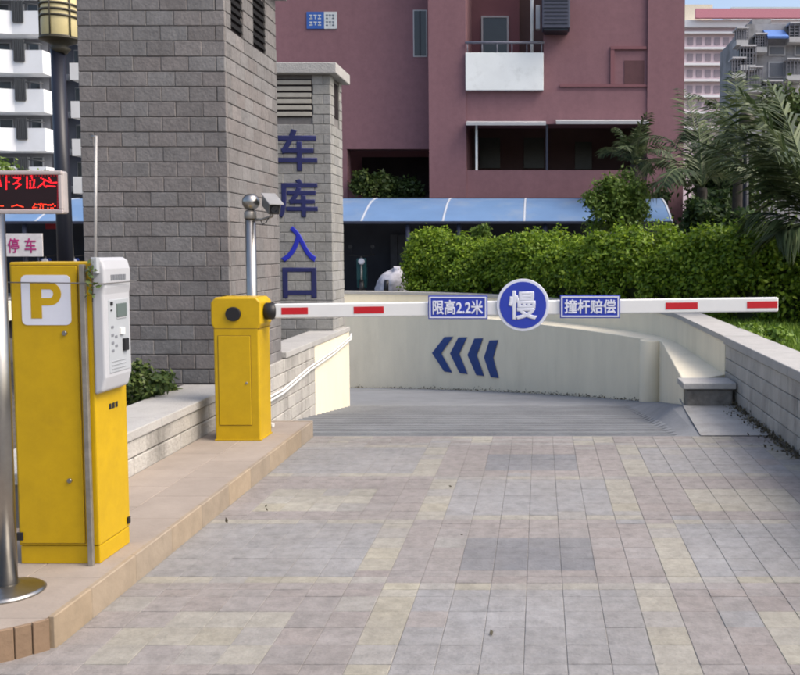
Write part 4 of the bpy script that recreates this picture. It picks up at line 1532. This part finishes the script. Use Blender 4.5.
# balcony
bal = MB().box(xo0, xo1, BD - .12, BD + .03, zb0, zb1).build('balcony_parapet', M_BWHITE, pk, bevel=.01)
MB().tube([(xo0 - .01, BD - .05, z_(43)), (xo1 + .02, BD - .05, z_(43))], .035, 8).build('handrail', mat('rail_grey', (0.18, 0.18, 0.22), .5), bal)
for k in range(6):
    q = xo0 + .05 + (xo1 - xo0 - .1) * k / 5
    MB().tube([(q, BD - .05, zb1), (q, BD - .05, z_(43))], .016, 6).build('baluster', MATS['rail_grey'], bal)
q0, q1 = at(483, 0, BL + 1.5).x, at(507, 0, BL + 1.5).x
zd0, zd1 = z_(56, BL + 1.5), z_(18, BL + 1.5)
MB().box(xo0 - .2, at(518, 0, BL).x, BL + 1.55, BL + 1.7, zb0, ZTOP).build('balcony_wall', M_PINK2, pk)
dr = MB().box(q0, q1, BL + 1.48, BL + 1.545, zb0 + .05, zd1).build('balcony_door', M_DGLASS, pk)
for (u0, u1) in ((q0 - .05, q0), (q1, q1 + .05)):
    MB().box(u0, u1, BL + 1.45, BL + 1.544, zb0 + .05, zd1 + .05).build('door_frame', M_FRAME, dr)
MB().box(q0, q1, BL + 1.45, BL + 1.544, zd1, zd1 + .05).build('door_frame', M_FRAME, dr)
q = at(532, 0, BD + .3).x
MB().tube([(q, BD + .3, zb0), (q, BD + .3, ZTOP - 1)], .05, 10).build('drain_pipe', M_BWHITE, pk)
q = at(538, 10, BD + .2)
MB().box(q.x - .06, q.x + .06, BD + .1, BD + .3, z_(28), z_(4)).build('meter_box', M_FRAME, pk, bevel=.01)
# long lower opening: posts, awning rail and dark glazing
rl = MB().prism([(BD - .35, z_(127)), (BD + .02, z_(123.5)), (BD + .02, z_(121)), (BD - .36, z_(124))], 'X', xw0, at(546, 0, BD).x).build('awning', M_FRAME, pk)
MB().prism([(BD - .40, z_(126)), (BD + .02, z_(122)), (BD + .02, z_(119.6)), (BD - .41, z_(123))], 'X', at(556, 0, BD).x, xw1).build('awning', M_FRAME, pk)
for px, mm in ((476, M_BWHITE), (547, M_FRAME)):
    q = at(px, 0, BD + .15).x
    MB().box(q - .03, q + .03, BD + .1, BD + .16, zo0, zo1).build('post', mm if px == 476 else M_SHEDPOST, pk)
for px0, px1, py0, py1 in ((480, 500, 138, 168), (524, 544, 138, 168), (575, 592, 142, 169)):
    u = bx_(px0, px1, py0, py1, BL + 2.44, 0)
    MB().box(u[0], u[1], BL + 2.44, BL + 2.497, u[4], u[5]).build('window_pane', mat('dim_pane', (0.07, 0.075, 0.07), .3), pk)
# left window
u = bx_(413.5, 427, 10, 57, BL, 0)
wn = MB().box(u[0], u[1], BL - .02, BL + .02, u[4], u[5]).build('window', M_FRAME, pk)
MB().box(u[0] + .03, u[1] - .03, BL - .03, BL - .021, u[4] + .03, u[5] - .03).build('pane', M_DGLASS, wn)
MB().box((u[0] + u[1]) / 2 - .02, (u[0] + u[1]) / 2 + .02, BL - .036, BL - .031, u[4] + .03, u[5] - .03).build('mullion', M_LPOST, wn)
# air conditioner
u = bx_(542, 570, -8, 30, BD - .5, 0)
ac = thing('air_conditioner', ((u[0] + u[1]) / 2, BD - .2, u[4]), 'dark blue grey air conditioner beside the white balcony', 'air conditioner')
MB().box(u[0], u[1], BD - .5, BD + .04, u[4] + .06, u[5]).build('casing', mat('ac_grey', (0.06, 0.065, 0.095), .6), ac, bevel=.02)
MB().box(u[0] + .05, u[1] - .05, BD - .45, BD + .06, u[4], u[4] + .058).build('bracket', M_LPOST, ac)
for k in range(8):
    zz = u[4] + .16 + k * .1
    MB().box(u[0] + .06, u[1] - .06, BD - .512, BD - .501, zz, zz + .03).build('grille_slat', M_LPOST, ac)
# address plate
u = bx_(307, 337, 12, 29, BL, 0)
xs = at(324, 0, BL).x
adp = thing('address_plate', ((u[0] + u[1]) / 2, BL, u[4]), 'blue and white address plate high on the pink wall', 'sign')
pa_ = MB().box(u[0], xs, BL - .03, BL - .001, u[4], u[5]).build('blue_half', mat('plate_blue', (0.03, 0.10, 0.36), .5), adp)
pw_ = MB().box(xs + .002, u[1], BL - .03, BL - .001, u[4], u[5]).build('white_half', mat('plate_white', (0.55, 0.58, 0.58), .5), adp)
rs_ = random.Random(4)
for (par, xa, xb, rows_, m_) in ((pa_, u[0] + .08, xs - .05, ((.56, .82), (.2, .42)), MATS['plate_white']), (pw_, xs + .05, u[1] - .05, ((.56, .84), (.16, .44)), mat('plate_ink', (0.10, 0.13, 0.17), .6))):
    for r_, (fa, fb) in enumerate(rows_):
        za, zb_ = u[4] + (u[5] - u[4]) * fa, u[4] + (u[5] - u[4]) * fb
        n_ = 3
        for k in range(n_):
            x0_ = xa + (xb - xa) * k / n_
            w_ = (xb - xa) / n_ * .72
            mb = MB()
            mb.box(x0_, x0_ + w_, BL - .034, BL - .029, zb_ - .03, zb_)
            mb.box(x0_ + w_ * .4, x0_ + w_ * .62, BL - .034, BL - .029, za, zb_ - .032)
            mb.box(x0_, x0_ + w_, BL - .034, BL - .029, (za + zb_) / 2 - .06, (za + zb_) / 2 - .03) if k != 1 else None
            mb.build('mark', m_, par)
# terrace greenery
for k, (px, py, D, rx_, rz_, lab) in enumerate(((368, 183, BL - .4, .62, .52, 'round green shrub on the pink terrace at left'), (402, 186, BL + .0, .6, .45, 'dark green shrub on the pink terrace near the corner'))):
    c = at(px, py, D)
    o = thing('terrace_shrub', (c.x, D, 2.4), lab, 'shrub', 'shrubs on the pink terrace')
    rs = np.random.RandomState(60 + k)
    pts, d_ = clump_points((c.x, D + .3, c.z), (rx_, .4, rz_), 2600, rs, 16)
    leaves('foliage', pts, .12, L_MID if k == 0 else L_DARK, o, 61 + k, nrm=d_)
    MB().tube([(c.x, D + .3, 2.3), (c.x, D + .3, c.z)], .03, 6).build('stem', M_BARK, o)

# ================================================================== SHRUBS AND TREES
def bush(name, px, py_top, py_bot, D, wpx, m, n, size, label, seed, cat='shrub', group=None, lumps=18):
    c, b = at(px, py_top, D), at(px, py_bot, D)
    h = c.z - UZ
    rx_ = wpx * D / F / 2
    rz_ = (c.z - b.z) / 2
    return tree(name, (c.x, D, UZ), h, (rx_, rx_ * .8, rz_), m, n, size, label, cat, seed, group, trunk_r=.035, lumps=lumps)


bush('leafy_bush', 619, 171, 240, 19.2, 66, L_BUSH, 9000, .09, 'light green bushy tree rising above the hedge before the shed end', 71, lumps=34)
bush('sapling', 480, 222, 252, 19.9, 26, L_BUSH, 700, .10, 'small sapling poking above the hedge in front of the shed', 72, lumps=8)
bush('roadside_tree', 790, 92, 200, 25.5, 80, L_MID, 4200, .19, 'loose green tree at the right edge behind the palms', 74, 'tree', 'trees behind the palms', 22)
bush('roadside_tree', 735, 150, 232, 24.0, 120, L_DARK, 5200, .17, 'dark low tree behind the palm trunks', 75, 'tree', 'trees behind the palms', 20)
bush('dark_shrub', 712, 190, 244, 17.6, 70, L_DARK, 5000, .12, 'dark leafy shrub round the foot of the arching palm', 77, lumps=24)
bush('roadside_tree', 655, 190, 240, 24.6, 60, L_DARK, 2600, .15, 'dark shrubby tree beside the pink pier', 76, 'tree', 'trees behind the palms', 14)
c = at(15, 166, 45)
tree('distant_tree', (c.x, 45, UZ), c.z + 1.1 - UZ, (2.6, 2.0, 1.7), L_BUSH, 3500, .24, 'green tree crown above the LED board', 'tree', 81, trunk_r=.12)


# palms
def frond(mb_r, mb_l, base, az, el, length, droop, rs, width=.42, n=34):
    """rachis curve plus leaflets; az heading, el start elevation"""
    p = Vector(base)
    d = Vector((math.cos(az) * math.cos(el), math.sin(az) * math.cos(el), math.sin(el)))
    pts = [p.copy()]
    steps = 14
    for k in range(steps):
        p = p + d * (length / steps)
        d = (d + Vector((0, 0, -droop / steps * (0.5 + 1.6 * k / steps)))).normalized()
        pts.append(p.copy())
    mb_r.tube(pts, .02, 5, r1=.004)
    side = Vector((-math.sin(az), math.cos(az), 0))
    for i in range(n):
        t = .14 + .86 * i / (n - 1)
        f = t * steps
        k = min(int(f), steps - 1)
        q = pts[k].lerp(pts[k + 1], f - k)
        tg = (pts[k + 1] - pts[k]).normalized()
        upv = side.cross(tg).normalized()
        ll = width * (.45 + .85 * math.sin(math.pi * min(1, t * .92 + .06)) ** .7) * rs.uniform(.85, 1.1)
        for s_ in (-1, 1):
            dv = (side * s_ * .80 + tg * .62 + upv * rs.uniform(.05, .5)).normalized()
            e1 = q + dv * ll * .55
            e2 = q + dv * ll + Vector((0, 0, -.22 * ll * rs.uniform(.3, 1.3)))
            wv = tg * .024 + upv * .01
            b_ = len(mb_l.v)
            mb_l.v += [tuple(q - wv * .6), tuple(q + wv * .6), tuple(e1 + wv), tuple(e1 - wv), tuple(e2)]
            mb_l.f += [(b_, b_ + 1, b_ + 2, b_ + 3), (b_ + 3, b_ + 2, b_ + 4)]
            mb_l.sm += [False, False]


def palm(px, py, D, nf, length, label, seed, trunk=.11, fr=None, width=.42, n=34):
    rs = np.random.RandomState(seed)
    c = at(px, py, D)
    t = thing('palm_tree', (c.x, D, UZ), label, 'palm', 'palms at the right')
    prof_ = []
    hh = c.z - UZ
    m_ = max(4, int(hh / .09))
    for k in range(m_ + 1):
        prof_.append((trunk * (1.25 - .35 * k / m_) + (.012 if k % 2 else 0), hh * k / m_))
    MB().lathe((c.x, D, UZ), prof_, 12).build('trunk', M_PALMT, t)
    for k in range(nf):
        if fr and k < len(fr):
            az, el, ln_, dr_ = fr[k]
        else:
            az, el, ln_, dr_ = k * 2.399 + rs.uniform(-.2, .2), R(rs.uniform(25, 82)), length * rs.uniform(.75, 1.1), rs.uniform(1.0, 2.0)
        a_, b_ = MB(), MB()
        frond(a_, b_, (c.x, D, c.z), az, el, ln_, dr_, rs, width, n)
        o = b_.build('frond', L_PALM, t, fix=False)
        a_.build('stalk', M_RACH, o)
    return t


palm(702, 188, 18.6, 11, 1.75, 'feather palm with arching fronds before the pink pier', 91, fr=[(R(172), R(58), 1.7, 2.3), (R(150), R(66), 2.1, 1.8), (R(60), R(75), 2.2, 1.3), (R(110), R(78), 2.3, 1.1), (R(20), R(60), 2.0, 1.7)])
palm(738, 158, 20.4, 10, 1.9, 'taller feather palm behind the slim dark post', 92, fr=[(R(140), R(70), 2.0, 1.2), (R(90), R(82), 2.0, .8), (R(40), R(68), 2.0, 1.2), (R(170), R(50), 1.9, 1.9)])
palm(634, 165, 22.6, 12, 1.3, 'small dark palm in front of the long pink opening', 93, width=.32, n=26)
palm(822, 232, 12.6, 9, 1.9, 'near palm with long stiff fronds entering from the right edge', 94, trunk=.13, width=.62, n=52,
     fr=[(R(170), R(46), 2.1, .45), (R(155), R(58), 2.3, .5), (R(178), R(30), 1.0, .6), (R(185), R(66), 2.2, .6), (R(200), R(20), .8, .9), (R(130), R(72), 2.4, .5), (R(95), R(62), 2.0, .8), (R(215), R(60), 1.5, .9), (R(60), R(58), 2.0, .9)])

# ================================================================== FAR BUILDINGS
# left: apartment block with white bay balconies
AD = 70.0
M_APTW = mat('apartment_wall', (0.16, 0.165, 0.18), .85, .12, .5)
M_APTB = mat('apartment_white', (0.80, 0.83, 0.86), .8, .05, .6)
ab = thing('apartment_block', (at(10, 100, AD).x, AD, UZ), 'apartment block with stacked white bay balconies at the top left', 'building')
x0_, x1_ = at(-120, 0, AD).x, at(43, 0, AD).x
MB().prism([(x0_, AD + 1.6), (x1_ - .6, AD + 1.6), (x1_ - 5.2, AD + 9), (x0_, AD + 9)], 'Z', UZ, 46).build('wall', M_APTW, ab)
zs = 38.0 * AD / F
zbase = at(0, 151, AD).z
for k in range(-3, 8):
    zz = zbase + k * zs
    xa, xb, xc = at(-30, 0, AD).x, at(11, 0, AD).x, at(41, 0, AD).x
    pts = [(xa, AD + 1.4), (xa, AD - 1.3), (xb, AD), (xc, AD - .05), (xc, AD + 1.6), (xa, AD + 1.6)]
    bl_ = MB().prism(pts, 'Z', zz, zz + 1.75).build('balcony', M_APTB, ab)
    for (u0, u1) in ((-26, -8), (-5, 9), (14, 24), (27, 38)):
        ua, ub = at(u0, 0, AD + 1.5).x, at(u1, 0, AD + 1.5).x
        wn = MB().box(ua, ub, AD + 1.5, AD + 1.598, zz + 1.5, zz + 2.65).build('window', M_FRAME if u0 in (14,) else mat('apt_frame', (0.30, 0.31, 0.33), .6), ab)
        MB().box(ua + .08, ub - .08, AD + 1.45, AD + 1.499, zz + 1.55, zz + 2.58).build('pane', M_DGLASS, wn)
    xg0, xg1 = at(12.5, 0, AD - .1).x, at(22, 0, AD - .1).x
    for q in np.linspace(xg0, xg1, 6):
        MB().box(q - .05, q + .05, AD - .16, AD - .06, zz + .9, zz + 2.5).build('window_bar', mat('bar_dark', (0.06, 0.065, 0.07), .6), bl_)
    MB().box(xg0, xg1, AD - .15, AD - .07, zz + .85, zz + .92).build('window_bar', MATS['bar_dark'], bl_)
    MB().tube([(xg1, AD - .1, zz + 2.3), (xc, AD - .1, zz + 2.15)], .05, 6).build('laundry_rail', MATS['bar_dark'], bl_)
# next block, bluish with glazed bays
TD = 88.0
tb = thing('tower_block', (at(60, 100, TD).x, TD, UZ), 'slate blue tower block with narrow white balconies behind the lamp post', 'building')
x0_, x1_ = at(43.5, 0, TD).x, at(90, 0, TD).x
MB().box(x0_, x1_, TD + 1.5, TD + 14, UZ, 30).build('wall', mat('slate_wall', (0.11, 0.125, 0.16), .8, .15, .5), tb)
MB().box(at(40.5, 0, TD).x, at(45.5, 0, TD).x, TD - .6, TD + 1.49, UZ, 30).build('pilaster', mat('dark_pilaster', (0.035, 0.04, 0.055), .8), tb)
for k in range(-3, 5):
    zz = at(0, 156, TD).z + k * 37.0 * TD / F
    b_ = MB().box(at(69, 0, TD).x, at(80, 0, TD).x, TD - .3, TD + 1.49, zz, zz + 1.6).build('balcony', M_APTB, tb)
    for (u0, u1) in ((47, 52), (53.5, 58.5), (72, 79)):
        wn = MB().box(at(u0, 0, TD + 1.4).x, at(u1, 0, TD + 1.4).x, TD + 1.4, TD + 1.498, zz + 1.0, zz + 3.2).build('window', MATS['apt_frame'], tb)
        MB().box(at(u0 + .6, 0, TD + 1.35).x, at(u1 - .6, 0, TD + 1.35).x, TD + 1.35, TD + 1.399, zz + 1.1, zz + 3.1).build('pane', M_DGLASS, wn)
    MB().box(at(46, 0, TD).x, at(60, 0, TD).x, TD + 1.1, TD + 1.49, zz + .2, zz + .8).build('spandrel', mat('spandrel', (0.26, 0.29, 0.34), .7), tb)

# right: far pink and white banded building, haze put into its pale colours
FD = 165.0
M_FP = mat('far_pink', (0.66, 0.53, 0.56), .9, .06, .1)
M_FW = mat('far_white', (0.84, 0.84, 0.85), .9, .04, .1)
fb = thing('banded_building', (at(740, 100, FD).x, FD, UZ), 'far pink building paled for haze, with white floor bands beyond the pink pier', 'building')
x0_, x1_ = at(672, 0, FD).x, at(860, 0, FD).x
MB().box(x0_, x1_, FD, FD + 20, UZ, at(0, 26, FD).z).build('wall', M_FP, fb)
for py in (33.5, 49, 65, 81, 97, 113, 129):
    z0_ = at(0, py, FD).z
    MB().box(x0_ - .1, x1_ + .1, FD - .8, FD - .01, z0_ - .18, z0_ + .18).build('floor_band', M_FW, fb)
    if py > 40:
        for u in range(688, 800, 9):
            wn = MB().box(at(u, 0, FD).x, at(u + 5.5, 0, FD).x, FD - .12, FD - .01, z0_ + .7, z0_ + 2.0).build('window', mat('far_pane', (0.30, 0.25, 0.28), .5), fb)
MB().box(x0_ - .1, x1_ + .1, FD - 1.0, FD + 20, at(0, 28, FD).z, at(0, 21.5, FD).z).build('parapet', M_FW, fb)
MB().box(at(694, 0, FD).x, x1_, FD - 2.0, FD - 1.05, at(0, 20.5, FD).z, at(0, 11.5, FD).z).build('roof_awning', mat('far_rose', (0.6, 0.25, 0.30), .8), fb)
MB().box(at(686, 0, FD).x, at(716, 0, FD).x, FD + 3, FD + 12, at(0, 21, FD).z, at(0, 0, FD).z).build('stair_house', mat('far_cream', (0.62, 0.58, 0.46), .9), fb)
MB().box(at(736, 0, FD).x, x1_, FD + 4, FD + 12, at(0, 21, FD).z, at(0, 1, FD).z).build('plant_house', mat('far_glass', (0.42, 0.50, 0.50), .5), fb)
for k, u in enumerate((742, 756, 770, 784)):
    MB().box(at(u, 0, FD + 3.9).x, at(u + 8, 0, FD + 3.9).x, FD + 3.8, FD + 3.99, at(0, 11, FD).z, at(0, 4, FD).z).build('roof_window', MATS['far_pane'], fb)

# right: older flats with caged balconies
CD = 62.0
M_OLD = mat('old_concrete', (0.30, 0.30, 0.31), .9, .2, .8, stain=(0.15, .15, .15), stain_scale=.6)
cb = thing('caged_flats', (at(770, 90, CD).x, CD, UZ), 'grey old flats with caged balconies and a blue awning at top right', 'building')
MB().box(at(747, 0, CD).x, at(850, 0, CD).x, CD, CD + 9, UZ, at(0, 24, CD).z).build('wall', M_OLD, cb)
M_CAGE = mat('cage_steel', (0.16, 0.16, 0.18), .6, .2, 3)
for k, (u0, u1, v0, v1) in enumerate(((737, 749, 27, 45), (741, 757, 45, 70), (733, 747, 57, 78), (756, 768, 33, 52), (750, 764, 66, 92), (790, 815, 22, 42), (788, 806, 58, 80), (764, 784, 80, 100))):
    xa, xb, za, zb_ = at(u0, 0, CD - 1).x, at(u1, 0, CD - 1).x, at(0, v1, CD - 1).z, at(0, v0, CD - 1).z
    cg = MB().box(xa, xb, CD - 1.0, CD + .3, za, za + .35).build('balcony', mat('balcony_slab', (0.42, 0.42, 0.42), .9), cb)
    MB().box(xa, xb, CD - 1.1, CD + .3, zb_ - .1, zb_).build('canopy', mat('canopy_pale', (0.45, 0.45, 0.46), .8), cg)
    MB().box(xa + .05, xb - .05, CD - .3, CD - .2, za + .36, zb_ - .12).build('window', M_DGLASS if k % 2 else mat('old_pane', (0.14, 0.15, 0.17), .4), cg)
    cgm = MB()
    for q in np.linspace(xa, xb, 6):
        cgm.box(q - .025, q + .025, CD - 1.02, CD - .97, za + .351, zb_ - .101)
    for q in np.linspace(za + .5, zb_ - .2, 4):
        cgm.box(xa, xb, CD - .965, CD - .93, q - .025, q + .025)
    cgm.build('cage', M_CAGE, cg)
xa, xb = at(768, 0, CD - 1.2).x, at(789, 0, CD - 1.2).x
MB().prism([(CD - 1.3, at(0, 43, CD).z), (CD - .01, at(0, 32, CD).z), (CD - .01, at(0, 30, CD).z), (CD - 1.35, at(0, 41, CD).z)], 'X', xa, xb).build('blue_awning', mat('awning_blue', (0.10, 0.20, 0.48), .6), cb)
for (u0, u1, v0, v1) in ((769, 786, 46, 56), (769, 785, 62, 78), (795, 808, 45, 56)):
    wn = MB().box(at(u0, 0, CD).x, at(u1, 0, CD).x, CD - .1, CD - .001, at(0, v1, CD).z, at(0, v0, CD).z).build('window', M_FRAME, cb)
    MB().box(at(u0, 0, CD).x + .1, at(u1, 0, CD).x - .1, CD - .15, CD - .101, at(0, v1, CD).z + .1, at(0, v0, CD).z - .1).build('pane', MATS['old_pane'], wn)
MB().box(at(756, 0, CD).x, at(775, 0, CD).x, CD + 1, CD + 5, at(0, 24, CD).z + .002, at(0, 15, CD).z).build('roof_house', M_OLD, cb)

# leaf litter and dirt gathered along the wall feet
rs = np.random.RandomState(200)
n = 900
ly = rs.uniform(6.4, 9.0, n)
lx = RX - .01 - rs.exponential(.035, n)
pts = np.stack([lx, ly, .004 + rs.exponential(.008, n)], 1)
k = 900
q = rs.uniform(0, 1, k) ** .8
ci = np.array(idn)[16:]
ii = np.minimum((q * (len(ci) - 1)).astype(int), len(ci) - 2)
f_ = (q * (len(ci) - 1) - ii)[:, None]
cp2 = ci[ii] * (1 - f_) + ci[ii + 1] * f_
off = rs.exponential(.05, k)
p2 = np.stack([cp2[:, 0] - off * .6, cp2[:, 1] - off * .8, np.array([ramp_z(y) for y in cp2[:, 1] - off * .8]) + rs.exponential(.012, k)], 1)
bits = []
for px, py, cnt in ((455, 487, 1), (462, 535, 1), (483, 633, 1), (265, 510, 2), (225, 522, 1)):
    u_, v_ = (px - VX) / F, (PY - py) / F
    dd = Vector((u_, math.cos(PITCH) + v_ * math.sin(PITCH), -math.sin(PITCH) + v_ * math.cos(PITCH)))
    dd *= -CAMZ / dd.z
    for _ in range(cnt):
        bits.append((dd.x + rs.normal() * .02, dd.y + rs.normal() * .03, .004))
pts = np.concatenate([pts, p2, np.array(bits)])
o = leaves('leaf_litter', pts, .03, leafmat('litter', (0.05, 0.042, 0.03), (0.10, 0.085, 0.055), (0.16, 0.14, 0.09), .9, .05), None, 201, up=.1)
tag(o, 'brown leaf litter and dirt along the feet of the ramp walls', 'litter', kind='stuff')
